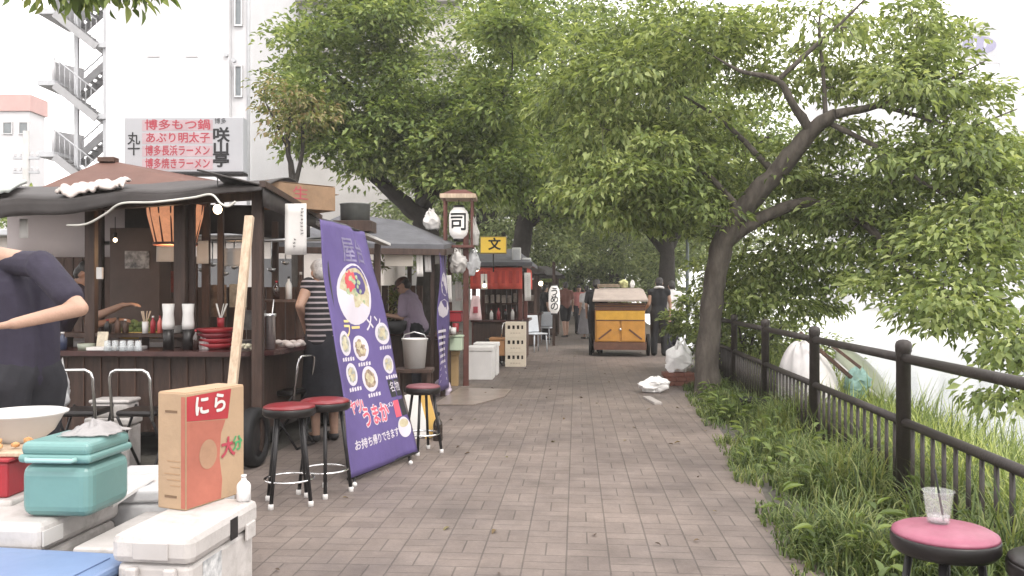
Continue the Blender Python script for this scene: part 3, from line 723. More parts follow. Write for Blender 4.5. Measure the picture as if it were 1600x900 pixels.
# ---------------------------------------------------------------- grass
def blades(name, pos, hgt, m, seed, wd=.007, lean=.6, **kw):
    r = np.random.default_rng(seed); N = len(pos); S = 5
    a = r.uniform(0, 2 * np.pi, N); dirh = np.stack([np.cos(a), np.sin(a), np.zeros(N)], 1)
    side = np.stack([-np.sin(a), np.cos(a), np.zeros(N)], 1)
    bend = r.uniform(.25, 1.3, N) * lean
    V = np.zeros((N, 2 * S + 1, 3), np.float32)
    p = pos.copy().astype(float); ang = r.uniform(0, .3, N)
    for s in range(S):
        wv = wd * (1 - .75 * s / S) * r.uniform(.8, 1.3, N) if s == 0 else wd * (1 - .75 * s / S)
        wv = np.broadcast_to(wv, (N,))
        V[:, 2 * s] = p - side * wv[:, None]; V[:, 2 * s + 1] = p + side * wv[:, None]
        st = hgt / S
        p = p + (dirh * np.sin(ang)[:, None] + np.array([0, 0, 1.]) * np.cos(ang)[:, None]) * st[:, None]
        ang = ang + bend * (.28 + .16 * s)
    V[:, 2 * S] = p
    fl = []; sz = []
    for s in range(S - 1): fl += [2 * s, 2 * s + 1, 2 * s + 3, 2 * s + 2]; sz.append(4)
    fl += [2 * S - 2, 2 * S - 1, 2 * S]; sz.append(3)
    K = 2 * S + 1
    loops = (np.array(fl)[None] + (np.arange(N) * K)[:, None]).ravel()
    return raw_mesh(name, V.reshape(-1, 3), loops, np.tile(sz, N), m, None, True, **kw)
GR1 = leaf_mat('verge_grass', ['#344222', '#45562a', '#586a34', '#66743e', '#80864f'], .30, .5)
GR2 = leaf_mat('bank_grass', ['#46562a', '#586a32', '#6c7c3e', '#8c9a54', '#a8b070'], .45, .5)
r = np.random.default_rng(3)
def verge(n, d0, d1, near_pow, e_lo, e_hi, clump=.5):
    d = d0 + (d1 - d0) * r.uniform(0, 1, n) ** near_pow
    x0_ = np.array([edge_x(v) for v in d]); x1_ = np.array([fence_x(v) for v in d])
    u = r.uniform(0, 1, n); x = x0_ + e_lo + (x1_ + e_hi - x0_ - e_lo) * u
    nse = np.sin(x * 7.1 + d * 3.3) + np.sin(d * 5.7 - x * 2.1) + np.sin(d * 1.9 + x * 4.0)
    keep = r.uniform(0, 1, n) < .55 + .25 * nse
    d, x, u = d[keep], x[keep], u[keep]
    return np.stack([x, d, np.zeros(len(d))], 1), u
pos, u = verge(64000, 1.2, 12.6, 1.5, -.16, .35)
cl = np.array([mnoise.noise(Vector((p[0] * 2.6, p[1] * 1.7, 0))) for p in pos]) + .5 * np.array([mnoise.noise(Vector((p[0] * 7, p[1] * 6, 5))) for p in pos])
kp = r.uniform(0, 1, len(u)) < np.where(u < .25, np.clip(.45 + 1.2 * cl, .05, 1), np.clip(.75 + cl, .25, 1)); pos, u, cl = pos[kp], u[kp], cl[kp]
hg = (.08 + .28 * np.clip(u * 1.6, 0, 1)) * np.clip(1 + 1.1 * cl, .35, 1.9) * r.uniform(.55, 1.25, len(u)) * np.where(pos[:, 1] > 9, .75, 1)
blades('grass', pos, hg, GR1, 4, .0068, .95, kind='stuff')
# broad leaved weeds among the grass
wp, wu = verge(260, 2.8, 12, 1.2, -.05, .3); m_ = len(wp)
an = np.repeat(r.uniform(0, 6.28, m_), 7) + np.tile(np.arange(7) * .9, m_) + r.normal(0, .2, m_ * 7)
wz = np.repeat(wp, 7, axis=0) + np.stack([np.zeros(m_ * 7), np.zeros(m_ * 7), np.tile(np.linspace(.04, .30, 7), m_) * np.repeat(r.uniform(.4, 1.2, m_), 7)], 1)
el = r.uniform(-.1, .7, m_ * 7)
scatter('weeds', wz, np.stack([np.cos(an), np.sin(an), el], 1), np.tile([0, 0, 1.], (m_ * 7, 1)) + r.normal(0, .2, (m_ * 7, 3)), r.uniform(.06, .15, m_ * 7), r.uniform(.02, .045, m_ * 7), leaf_mat('weed_leaves', ['#3c4c24', '#50622e', '#66783c', '#7d8c4e'], .35), None, True, kind='stuff')
n = 60000
d = 1.5 + 15 * r.uniform(0, 1, n) ** 1.3; e = .42 + 4.0 * r.uniform(0, 1, n) ** 1.1
x = np.array([fence_x(v) for v in d]) + e
pos = np.stack([x, d, np.array([bank_z(v) for v in e]) - .02], 1)
blades('bank_grass', pos, r.uniform(.42, .92, n) * np.where(e > .9, 1.25, .9), GR2, 5, .009, .5, kind='stuff')
# ---------------------------------------------------------------- railing
RAIL = mat('railing_paint', (.026, .021, .019), .5, .25, 12, .15, 60, spec=.35, dirt=.15)
fd = [.95 + 2.05 * i for i in range(0, 8)]         # posts at 0.95 .. 15.3 m
fence = thing('railing', 'dark brown metal railing with round posts and thin bars along the river bank', 'railing', (fence_x(5.1), 5.1, 0))
FP = [Vector((fence_x(d), d, 0)) for d in fd]
for p in FP:
    MB().lathe([(.043, -.1), (.042, 1.02), (.047, 1.025), (.048, 1.065), (.042, 1.085), (.022, 1.098), (0, 1.10)], p, 20).build('post', RAIL, fence)
FDIR = (FP[1] - FP[0]).normalized(); FSIDE = Vector((FDIR.y, -FDIR.x, 0))
for a, b in zip(FP, FP[1:]):
    for z, rad, nm in ((.985, .029, 'top_rail'), (.60, .027, 'middle_rail'), (.12, .022, 'bottom_rail')):
        MB().tube([a + FDIR * .036 + ZU * z, b - FDIR * .036 + ZU * z], rad, 12).build(nm, RAIL, fence)
    for i in range(1, 14):
        q = a + (b - a) * (i / 14)
        MB().tube([q + ZU * .13, q + ZU * .585], .0125, 8).build('baluster', RAIL, fence)

# ---------------------------------------------------------------- materials of the stalls
WOOD_D = mat('dark_stained_wood', (.046, .026, .019), .55, .4, 4, .25, 24, stretch=(6, 6, .8), spec=.4)
WOOD_V = mat('worn_brown_wood', (.075, .040, .028), .6, .35, 4, .25, 24, stretch=(6, 6, .8))
WOOD_R = mat('red_brown_timber', (.105, .036, .028), .6, .3, 5, .2, 20)
WOOD_L = mat('pale_timber', (.42, .315, .22), .65, .2, 7, .15, 30, stretch=(6, 6, .6), col2=(.54, .42, .31))
COUNTER = mat('counter_lacquer', (.050, .020, .018), .25, .35, 5, .05, spec=.5)
TARP = mat('black_tarp', (.026, .021, .020), .6, .3, 3, .4, 8)
BROWN_T = mat('brown_canopy', (.115, .054, .040), .75, .15, 2.5, .25, 6, dirt=.1)
SLATE = mat('slate_sheet', (.085, .086, .096), .6, .25, 5, .3, 14)
WHITE_P = mat('white_plastic', (.58, .565, .55), .38, .05, 4)
WHITE_C = mat('worn_white_plastic', (.47, .445, .43), .5, .14, 3, .15, 20, dirt=.5)
PAPER = mat('white_paper', (.62, .60, .58), .8, .05, 4)
INK = mat('black_ink', (.02, .02, .022), .7, .1, 5)
RED_INK = mat('red_ink', (.34, .05, .07), .6, .1, 5)
RED_P = mat('red_plastic', (.27, .022, .03), .4, .15, 5)
CARD = mat('cardboard', (.36, .25, .158), .85, .08, 5, .12, 40, dirt=.08)
CHROME = mat('chrome', (.72, .72, .72), .18, .08, 6, metal=1)
STEEL = mat('brushed_steel', (.60, .60, .60), .3, .1, 6, metal=.9, stretch=(1, 1, 6))
BLACK_R = mat('black_rubber', (.009, .009, .010), .7, .2, 8)
BLACK_V = mat('black_vinyl', (.011, .009, .009), .38, .2, 8, spec=.4)
RED_V = mat('red_vinyl', (.155, .011, .016), .3, .18, 6, .05, 8, spec=.5)
PINK_V = mat('faded_pink_vinyl', (.25, .062, .105), .45, .18, 7, .06, 9, col2=(.31, .10, .15), dirt=.12)
MAROON_V = mat('maroon_vinyl', (.14, .045, .055), .45, .2, 6)
CLOTH_W = mat('white_cloth', (.52, .46, .43), .9, .08, 5, .2)
ORANGE_GLOW = mat('warm_lamp_paper', (.40, .20, .105), .7, .45, 9, emit=(1.0, .42, .22), es=.28)
BULB = mat('bulb', (1, .9, .75), .3, 0, 1, emit=(1.0, .78, .50), es=4)
YELLOW_S = mat('yellow_sign_face', (.80, .55, .07), .45, .05, 2, emit=(.9, .55, .06), es=.12)
BAGP = mat('bag_plastic', (.80, .79, .78), .35, .08, 6, .25, 10)
GREYP = mat('grey_wrap', (.46, .46, .47), .35, .18, 4, .5, 9)

def bottle(name, label, c, r_, h_, m, capm, cat='bottle'):
    t = thing(name, label, cat, c)
    MB().lathe([(0, 0), (r_, .002), (r_, h_ * .58), (r_ * .85, h_ * .68), (r_ * .38, h_ * .8), (r_ * .36, h_ * .92), (0, h_ * .92)], c, 16).build('body', m, t)
    MB().lathe([(r_ * .42, h_ * .90), (r_ * .42, h_), (0, h_)], c, 12).build('cap', capm, t)
    return t
def on_(px, d, z): return Vector(((px - 800) / F * d, d, z))
# ---------------------------------------------------------------- first stall
s1 = thing('food_stall', 'nearest food stall with brown canopy, black tarp eaves, curved wooden counter and wheels', 'stall', (-2.6, 7.9, 0))
def cpt(s, b, z): return Vector((-1.96, 6.7, z)) - VD * s + UD * b       # stall frame: s leftwards, b backwards
# counter: a front run and a side run joined by a rounded corner
def counter_poly(off, dep):
    out = []; rr = .38
    out.append((2.15, off)); out.append((rr, off))
    for k in range(1, 7):
        a = k / 7 * math.pi / 2; out.append((rr - (rr - off) * math.sin(a), rr - (rr - off) * math.cos(a)))
    out.append((off, rr)); out.append((off, 2.9)); out.append((dep, 2.9)); out.append((dep, dep + .05)); out.append((2.15, dep + .05))
    return out
def slab(poly, z0, z1, name, m, parent):
    k = len(poly); vs = [cpt(s, b, z0) for s, b in poly] + [cpt(s, b, z1) for s, b in poly]
    mb = MB(); mb.add(vs, [list(range(k)), list(reversed(range(k, 2 * k)))] + [[(i + 1) % k, i, k + i, k + (i + 1) % k] for i in range(k)])
    return mb.build(name, m, parent)
slab(counter_poly(0, .48), .865, .905, 'counter_top', COUNTER, s1)
slab(counter_poly(.17, .40), .22, .864, 'counter_panel', WOOD_D, s1)
mb = MB()
for i in range(12): q = .45 + i * .15; mb.fbox(cpt(q, .17, .24), -VD, UD, ZU, (0, -.012, 0), (.012, -.001, .60), 0, .002)
mb.build('panel_batten', WOOD_V, s1)
mb = MB(); mb.fbox(cpt(2.1, .34, 1.0), VD, UD, ZU, (0, 0, 0), (1.55, .22, .035)); 
for q in (.1, .8, 1.45): mb.fbox(cpt(2.1, .36, .906), VD, UD, ZU, (q, .03, 0), (q + .03, .16, .093))
mb.build('raised_shelf', WOOD_D, s1)
def post(px, d, z0, z1, w_=.09, m=WOOD_D, par=None, nm='post'):
    p = P(px, 458, d); mb = MB(); mb.box((p.x, d, (z0 + z1) / 2), (w_, w_, z1 - z0), (0, 0, R(4.4)), bev=.008); return mb.build(nm, m, par or s1)
post(283, 7.25, .906, 2.3, .10); post(300, 7.33, .906, 2.3, .055); post(143, 7.2, .906, 2.3, .085); post(403, 6.72, .10, 2.22, .085)
post(345, 8.6, 0, 2.4, .06); post(322, 9.2, 0, 2.4, .08, WOOD_V); post(430, 9.55, 0, 2.2, .07); post(470, 9.2, 0, 2.15, .06); post(590, 9.6, 0, 1.95, .07); post(155, 9.25, 0, 2.4, .09)
# roof: tarp sheet rising to the back, with a hanging valance
TL_, TR_ = P(-150, 325, 6.95), P(410, 290, 6.35)
BRk, BLk = P(480, 300, 9.9), P(-80, 300, 10)
def roof_pt(u, v):
    a = TL_.lerp(TR_, u); b = BLk.lerp(BRk, u); p = a.lerp(b, v)
    p.z += .10 * math.sin(v * math.pi) - .010 * abs(math.sin(u * math.pi * 3)) * (1 - v) + .012 * math.sin(u * 23 + v * 7)
    return p
MB().sheet(roof_pt, 30, 8, .012).build('roof', TARP, s1)
def val_pt(u, v):
    p = roof_pt(u, 0); h_ = .03 + .15 * (1 - u) ** .9
    return p + Vector((0, -.012 - .02 * v + .012 * math.sin(u * 40) * v, -h_ * v))
MB().sheet(val_pt, 40, 3, .006).build('valance', TARP, s1)
# path side eave, sagging away from the corner, and its lighter turned end
E0, E1, E2 = P(410, 290, 6.35), P(500, 342, 8.2), P(604, 382, 9.7)
mb = MB()
mb.sheet(lambda u, v: E0.lerp(E1, u) + Vector((-.5 * v, .0, .12 * v + .03 * math.sin(u * 9))), 12, 3, .012)
mb.sheet(lambda u, v: (E0.lerp(E1, u) + Vector((.004, 0, -.16 * v * (1 - .3 * u)))), 12, 2, .006)
mb.build('side_eave', TARP, s1)
mb = MB(); mb.beam(E0 + ZU * .012, E1 + ZU * .012, .05, .05); mb.build('eave_beam', WOOD_D, s1)
mb = MB(); mb.beam(P(494, 348, 8.0), P(556, 368, 8.6), .09, .035); mb.beam(P(566, 366, 8.8), E2, .10, .03); mb.build('eave_flashing', WHITE_P, s1)
mb = MB(); mb.sheet(lambda u, v: P(540, 352, 8.5).lerp(E2, u) + Vector((-.75 * v, .15 * v, .20 * v)), 8, 3, .02); mb.build('rear_roof', SLATE, s1)
# upper brown canopy (hipped)
ap = [P(156, 253, 8.9), P(182, 253, 8.9)]; ba = [P(40, 303, 7.9), P(352, 299, 7.75), P(392, 292, 9.7), P(70, 292, 9.9)]
mb = MB()
mb.add(ba + ap, [[0, 1, 5, 4], [1, 2, 5], [2, 3, 4, 5], [3, 0, 4]])
mb.add([p - ZU * .06 for p in ba] + ba, [[0, 1, 5, 4], [1, 2, 6, 5], [2, 3, 7, 6], [3, 0, 4, 7], [3, 2, 1, 0]])
mb.build('canopy', BROWN_T, s1)
mb = MB(); mb.beam(ap[0] + ZU * .02, ap[1] + ZU * .02, .12, .05); mb.build('canopy_ridge', WOOD_V, s1)
# backs: boards, pale sheet, dark cabinet
bw0 = cpt(3.6, 2.75, 0)
mb = MB()
for i in range(30): mb.fbox(bw0, VD, UD, ZU, (i * .115, 0, .05), (i * .115 + .105, .03, 1.80 if i < 15 else 1.45), 0, .004)
mb.build('back_boards', WOOD_V, s1)
MB().sheet(lambda u, v: bw0 + VD * (-.6 + 2.05 * u) + UD * (.02 + .02 * math.sin(u * 9)) + ZU * (1.80 + .62 * v), 10, 3, .006).build('back_sheet', mat('pink_white_sheet', (.56, .50, .50), .8, .05, 2, trans=0), s1)
a = P(182, 500, 9.0); b = P(258, 365, 9.0)
mb = MB(); mb.box(((a.x + b.x) / 2, 9.0, (a.z + b.z) / 2), (b.x - a.x, .3, b.z - a.z + .1)); cab = mb.build('cabinet', mat('grey_brown_panel', (.080, .056, .048), .5, .2, 3), s1)
a = P(196, 420, 8.84); b = P(234, 392, 8.84); mb = MB(); mb.box(((a.x + b.x) / 2, 8.83, (a.z + b.z) / 2), (b.x - a.x, .02, b.z - a.z)); mb.build('framed_picture', mat('dark_picture', (.10, .09, .10), .3, .9, 14, col2=(.45, .43, .42)), cab)
mb = MB(); mb.box((P(200, 0, 8.6).x, 8.5, .45), (2.6, .55, .9), (0, 0, R(-4.4))); mb.build('cooking_bench', mat('bench_steel', (.16, .15, .15), .4, .3, 4, metal=.6), s1)
mb = MB(); mb.tube([P(150, 380, 9.3), P(560, 373, 9.6)], .022, 8); mb.build('cross_bar', STEEL, s1)
mb = MB(); mb.beam(P(420, 470, 8.9), P(560, 470, 9.6), .3, .03); mb.build('inner_shelf', WOOD_V, s1)
mb = MB(); mb.beam(P(-100, 340, 7.1), P(405, 306, 6.72), .07, .06); mb.build('front_beam', WOOD_D, s1)
def wheel(root, c, rad, wd, axis, tyre=BLACK_R, rim=DARK_METAL):
    M = Vector(axis).to_track_quat('Z', 'Y').to_matrix()
    t = MB().lathe([(rad * .66, -wd / 2), (rad * .92, -wd / 2), (rad, -wd * .3), (rad, wd * .3), (rad * .92, wd / 2), (rad * .66, wd / 2)], c, 28, ax=M, closed=True).build('wheel', tyre, root)
    MB().lathe([(.0, -wd * .25), (rad * .66, -wd * .3), (rad * .68, wd * .35), (rad * .5, wd * .2), (rad * .2, wd * .3), (0, wd * .3)], c, 24, ax=M).build('rim', rim, t)
c = P(396, 675, 6.62); c.z = .235
wheel(s1, c, .235, .12, VD); wheel(s1, cpt(.1, 2.0, .235), .235, .12, VD)
mb = MB(); mb.fbox(cpt(.2, .35, .16), -VD, UD, ZU, (0, 0, 0), (1.9, 2.2, .07)); mb.build('chassis', DARK_METAL, s1)

MB().sheet(lambda u, v: P(195, 318, 9.45).lerp(P(485, 322, 9.75), u) + Vector((0, .02 * math.sin(u * 30) * v, -.36 * v - .03 * math.sin(u * 9) * v)), 40, 4, .008).build('rear_shade_sheet', TARP, s1)  # added dark sheet at the rear, stands in for the shaded roof underside
for k, (px, ln) in enumerate(((316, .30), (332, .24), (352, .34), (366, .27), (424, .30), (446, .22))):
    c = P(px, 378, 9.40); t = thing('ladle', ['short steel ladle hung left of the pale prop pole', 'smallest ladle hung from the bar beside the pole', 'longest ladle hung from the bar behind the pole', 'ladle hung just left of the pole top', 'ladle hung right of the corner post', 'short ladle hung near the striped woman'][k], 'ladle', c - ZU * ln, 0, 'ladles hung from the cross bar')
    MB().tube([c + ZU * .01, c - ZU * ln], .008, 6).build('handle', STEEL, t); MB().lathe([(0, -.045), (.035, -.03), (.05, 0), (.046, 0), (.03, -.024), (0, -.036)], c - ZU * ln, 14).build('scoop', STEEL, t)
for k, px in enumerate((168, 184, 196)):
    bottle('spice_bottle', ['squat dark bottle nearest the left post on the raised shelf', 'brown bottle in the middle of the three on the raised shelf', 'pale capped bottle right of the brown one on the raised shelf'][k], on_(px, 7.12, 1.036), .026, .12 + .02 * (k % 2), [BLACK_V, WOOD_V, WOOD_D][k], [RED_P, BLACK_V, WHITE_P][k])
# lampshade, bulb, papers, cable
def lampshade(c, r0, r1, h_, label):
    t = thing('lampshade', label, 'lamp', c)
    prof = [(r0, 0), (r0 * .9 + r1 * .1, -h_ * .3), (r1 * 1.02, -h_), (r1 * .96, -h_), (r0 * .88 + r1 * .08, -h_ * .3), (r0 * .96, 0)]
    MB().lathe(prof, c, 24, closed=True).build('shade', ORANGE_GLOW, t)
    mb = MB()
    for k in range(14):
        a = 2 * math.pi * k / 14; e = Vector((math.cos(a), math.sin(a), 0)); mb.beam(Vector(c) + e * (r0 + .006), Vector(c) + e * (r1 + .006) - ZU * h_, .014, .014)
    for rr, z in ((r0 + .01, 0), (r1 + .01, -h_)): mb.lathe([(rr, z - .012), (rr + .012, z - .012), (rr + .012, z + .012), (rr, z + .012)], c, 24, closed=True)
    mb.build('rib_cage', WOOD_R, t)
    MB().tube([Vector(c) + ZU * .0, Vector(c) + ZU * .16], .008, 6).build('hanger', DARK_METAL, t)
    ld = bpy.data.lights.new('lamp_light', 'POINT'); ld.energy = 9; ld.color = (1, .62, .33); ld.shadow_soft_size = .10
    lo_ = bpy.data.objects.new('lamp_light', ld); COL.objects.link(lo_); lo_.parent = t; lo_.location = (0, 0, -h_ - .06)
    return t
lampshade(P(274, 319, 7.7), .25, .175, .37, 'glowing orange slatted lampshade hanging behind the counter post')
def bulb(c, label, group=None, r_=.028):
    t = thing('light_bulb', label, 'lamp', c, 0, group)
    MB().ell(c, (r_, r_, r_ * 1.15), 14).build('globe', BULB, t)
    MB().lathe([(.016, 0), (.019, .02), (.019, .055), (.006, .06)], Vector(c) + ZU * r_, 10).build('socket', DARK_METAL, t)
    MB().tube([Vector(c) + ZU * (r_ + .05), Vector(c) + ZU * (r_ + .22)], .004, 5).build('flex', DARK_METAL, t)
bulb(P(340, 327, 6.55), 'lit round bulb under the black eave of the nearest stall', r_=.034)
def cable(name, pts, r_, m, label):
    pts = [Vector(p) for p in pts]; fine = []
    for i in range(len(pts) - 1):
        p0 = pts[max(i - 1, 0)]; p1 = pts[i]; p2 = pts[i + 1]; p3 = pts[min(i + 2, len(pts) - 1)]
        for q in range(8):
            u = q / 8; fine.append(.5 * ((2 * p1) + (p2 - p0) * u + (2 * p0 - 5 * p1 + 4 * p2 - p3) * u * u + (3 * p1 - p0 - 3 * p2 + p3) * u ** 3))
    fine.append(pts[-1])
    return MB().tube(fine, r_, 6).build(name, m, label=label, cat='cable')
cable('cable', [P(105, 352, 6.68), P(135, 350, 6.6), P(165, 334, 6.55), P(190, 318, 6.5), P(240, 316, 6.45), P(300, 309, 6.4), P(330, 304, 6.36), P(345, 318, 6.34), P(357, 322, 6.33), P(368, 315, 6.32)], .009, mat('grey_flex', (.55, .54, .50), .5, .1, 4), 'grey cable looped along the black eave of the nearest stall')
def paper(px0, py0, px1, py1, d, label, marks=None, tilt=0, group='menu papers hung in the nearest stall', name='menu_paper'):
    a = P(px0, py0, d); b = P(px1, py1, d); t = thing(name, label, 'paper', ((a.x + b.x) / 2, d, b.z), 0, group)
    wd = b.x - a.x; ht = a.z - b.z
    MB().sheet(lambda u, v: Vector((a.x + wd * u + tilt * (1 - v), d + .008 * math.sin(u * 3 + v), b.z + ht * v)), 5, 5, .003).build('sheet', PAPER, t)
    if marks:
        mb = MB(); rr = random.Random(px0)
        for (u, v0, v1) in marks:
            v = v1
            while v > v0:
                s_ = wd * .07; x = a.x + wd * u + tilt * (1 - v); z = b.z + ht * v
                for q in range(2): mb.box((x + rr.uniform(-s_, s_) * .5, d - .009, z + rr.uniform(-.3, .3) * s_), (s_ * rr.uniform(.8, 1.8), .002, s_ * .35), (0, R(rr.uniform(-60, 60)), 0), bev=0)
                v -= .07
        mb.build('brush_marks', INK, t)
    return t
paper(244, 384, 272, 409, 8.7, 'small blank white paper hung left of the counter post'); paper(307, 376, 326, 412, 8.8, 'tall white paper hung right of the counter post')
paper(350, 388, 384, 416, 8.8, 'white paper hung behind the pale prop pole')
paper(445, 318, 479, 398, 6.75, 'white hanging sign with a column of black brush writing beside the purple banner', [(.80, .35, .9), (.45, .1, .3)], .0, None, 'hanging_sign')
paper(30, 342, 44, 372, 7.0, 'small white card hung under the left eave', None, 0, None, 'hanging_card')

# things lying on the roof
mb = MB(); rr = random.Random(4)
mb.sheet(lambda u, v: roof_pt(.44 + .17 * u + .02 * mnoise.noise(Vector((v * 4, u * 3, 2))), .03 + .16 * v + .03 * mnoise.noise(Vector((u * 6, 3, 1)))) + ZU * (.05 + .05 * mnoise.noise(Vector((u * 5, v * 3, 0))) + .03 * mnoise.noise(Vector((u * 13, v * 7, 4)))), 40, 12, .02)
mb.build('towel', CLOTH_W, label='crumpled pinkish white cloth lying on the black tarp eave', cat='cloth')
mb = MB(); mb.sheet(lambda u, v: roof_pt(.18 + .12 * u, .05 + .3 * v) + ZU * (.05 + .02 * math.sin(u * 9)), 8, 5, .03); mb.build('folded_sheet', mat('pale_green_sheet', (.52, .56, .53), .7, .08, 4), label='folded pale green sheet on the roof at the left edge', cat='cloth')
def carton(name, label, o, ax, ay, sz, tape=True, flaps=False):
    t = thing(name, label, 'box', o)
    mb = MB(); mb.fbox(o, ax, ay, ZU, (0, 0, 0), sz, 0, .004); mb.build('carton', mat('brown_cardboard', (.235, .15, .09), .85, .16, 5, .2, 30, dirt=.15), t)
    return t
o = P(418, 322, 7.3); ax = (P(524, 330, 7.75) - o); ax.z = 0; wl = ax.length; ax.normalize(); ay = Vector((-ax.y, ax.x, 0))
t = carton('cardboard_box', 'brown cardboard box with red print lying on the roof corner', o, ax, ay, (wl, .32, .22))
mb = MB(); mb.fbox(o, ax, ay, ZU, (0, -.001, .225), (wl, .16, .229)); mb.fbox(o, ax, ay, ZU, (wl, .05, .16), (wl + .07, .27, .165)); mb.build('flap', mat('brown_cardboard'), t)
lettering('生', plane_fn(o + ax * wl * .47 - ay * .002 + ZU * .13, ax, ZU), .13, RED_INK, t, 'red_print', 1.3)
c = P(555, 346, 8.9)
t = thing('stove_pot', 'dark grey round pot standing on the stall roof beside the cardboard box', 'pot', c)
MB().lathe([(.155, 0), (.158, .17), (.165, .175), (.165, .185), (.15, .185), (.145, .02), (0, .02)], c, 26).build('body', mat('dark_enamel', (.10, .105, .10), .45, .2, 6), t)
mb = MB(); mb.box(c - ZU * .06, (.4, .35, .115)); mb.build('stand', WOOD_D, t)

# roof sign
sc_ = P(287, 226, 9.5); sw = 187 / F * 9.5; sh = 86 / F * 9.5
t = thing('roof_sign', 'white signboard with red and black brush lettering standing on the nearest stall roof', 'sign', (sc_.x, 9.5, sc_.z - sh / 2))
sx = Vector((1, -.02, 0)).normalized(); sn = Vector((-.02, -1, 0)).normalized()
mb = MB(); mb.fbox(sc_, sx, -sn, ZU, (-sw / 2, 0, -sh / 2), (sw / 2, .16, sh / 2), 0, .012); mb.build('panel', mat('sign_acrylic', (.36, .365, .385), .4, .05, 2), t)
mb = MB(); mb.fbox(sc_, sx, -sn, ZU, (-sw / 2, -.006, -sh / 2 - .03), (sw / 2, .17, -sh / 2 - .001)); mb.fbox(sc_, sx, -sn, ZU, (-.3, .05, -sh / 2 - .3), (-.25, .1, -sh / 2 - .031)); mb.fbox(sc_, sx, -sn, ZU, (.4, .05, -sh / 2 - .3), (.45, .1, -sh / 2 - .031)); mb.build('base_frame', DARK_METAL, t)
PINKB = mat('faint_pink_print', (.40, .30, .32), .5, .15, 3)
pf = lambda u, v: plane_fn(sc_ + sx * (u * sw / 2) + ZU * (v * sh / 2) + sn * .003, sx, ZU)
for k, s in enumerate(('博多もつ鍋', 'あぶり明太子', '博多長浜ラーメン', '博多焼きラーメン')):
    mb = MB(); y = .70 - k * .47; mb.fbox(sc_, sx, -sn, ZU, (-sw * .35, -.002, sh / 2 * y - .062), (sw * .245, -.0003, sh / 2 * y + .062), 0, 0); mb.build('print_band', PINKB, t)
    lettering(s, pf(-.10, y), .125, RED_INK, t, 'lettering', 6.0 / len(s) if len(s) != 5 else 1.22, bold=.0022)
lettering('丸十', pf(-.84, .0), .15, INK, t, 'lettering', 1, vertical=True, bold=.002)
lettering('咲山亭', pf(.63, -.14), .175, INK, t, 'lettering', 1.15, vertical=True, bold=.005)
lettering('博多', pf(.62, .84), .07, INK, t, 'lettering')

# prop pole
mb = MB(); a = P(390, 338, 6.25); b = Vector((P(346, 640, 5.7).x, 5.7, 0)); mb.beam(b, a, .062, .045, bev=.004); mb.build('prop_pole', WOOD_L, label='pale square timber pole propping up the black eave', cat='pole')

# ---------------------------------------------------------------- on and round the counter
def jar(label, c, r_, h_, m, sticks=0, sm=None, seed=0, name='chopstick_jar', ln=.2):
    t = thing(name, label, 'jar', c); rr = random.Random(seed)
    MB().lathe([(0, 0), (r_ * .92, 0), (r_, h_), (r_ * .9, h_), (r_ * .82, .012), (0, .012)], c, 18).build('cup', m, t)
    for i in range(sticks):
        a = rr.uniform(0, 6.28); q = rr.uniform(.2, .6) * r_; e = Vector((math.cos(a), math.sin(a), 0))
        MB().tube([Vector(c) - e * q + ZU * .016, Vector(c) + e * rr.uniform(.9, 2.2) * r_ + ZU * ln], [.0045, .0035], 6).build('chopstick', sm, t)
    return t
CH = WOOD_L
zc, zs = .906, 1.036
def on(px, d, z): return Vector(((px - 800) / F * d, d, z))
jar('jar of pale wooden chopsticks on the raised shelf beside the moss green mound', on(227, 7.13, zs), .026, .10, WHITE_P, 6, CH, 1, ln=.19)
jar('jar of pale chopsticks on the red bowls behind the prop pole', on(345, 7.12, 1.09), .03, .08, RED_P, 6, mat('white_stick', (.7, .68, .64), .6, .1, 4), 2, ln=.2)
for px, lb in ((263, 'tall white waisted napkin canister left of the counter post'), (294, 'tall white waisted napkin canister right of the counter post')):
    c = on(px, 6.98, 1.0 if False else zc); t = thing('napkin_canister', lb, 'canister', c, 0, 'napkin canisters on the counter')
    MB().lathe([(0, 0), (.042, 0), (.044, .17), (0, .17)], c, 20).build('base', BLACK_V, t)
    MB().lathe([(.048, .171), (.050, .22), (.043, .30), (.050, .385), (.046, .385), (.0, .37)], c, 20).build('holder', WHITE_P, t)
for k, (px, m_) in enumerate(((239, RED_P), (250, mat('clear_red_sauce', (.5, .12, .1), .3, .1, 5)))):
    bottle('sauce_bottle', ['bright red squeeze bottle on the raised shelf', 'slim pale red sauce bottle beside the white canister'][k], on(px, 7.12, zs), .022, .15, m_, RED_P if k else WHITE_P)
c = on(218, 7.42, .98)
t = thing('vegetable_tray', 'mossy green heap of chopped greens in a yellow tray behind the shelf', 'tray', c)
mb = MB(); mb.lathe([(0, 0), (.16, 0), (.18, .06), (.17, .06), (.15, .01), (0, .01)], c, 20); mb.build('tray', mat('yellow_tray', (.55, .36, .08), .5, .1, 4), t)
mb = MB(); rr = random.Random(8)
for i in range(60): mb.ell(c + Vector((rr.gauss(0, .07), rr.gauss(0, .06), .05 + rr.uniform(0, .12) * rr.random())), (.03, .028, .024), 7)
mb.build('greens', mat('chopped_greens', (.10, .13, .035), .8, .4, 25, .5, 60), t)
t = thing('bowl_stack', 'red trays and bowls stacked on the counter behind the prop pole', 'bowls', on(340, 7.08, zc))
for k in range(4):
    c = on(338, 7.08, zc + k * .042); mb = MB(); mb.lathe([(0, 0), (.10, 0), (.165, .05), (.158, .05), (.095, .008), (0, .008)], c, 26); mb.build('bowl', RED_P if k != 2 else mat('dark_red_lacquer', (.16, .02, .028), .3, .1, 5), t)
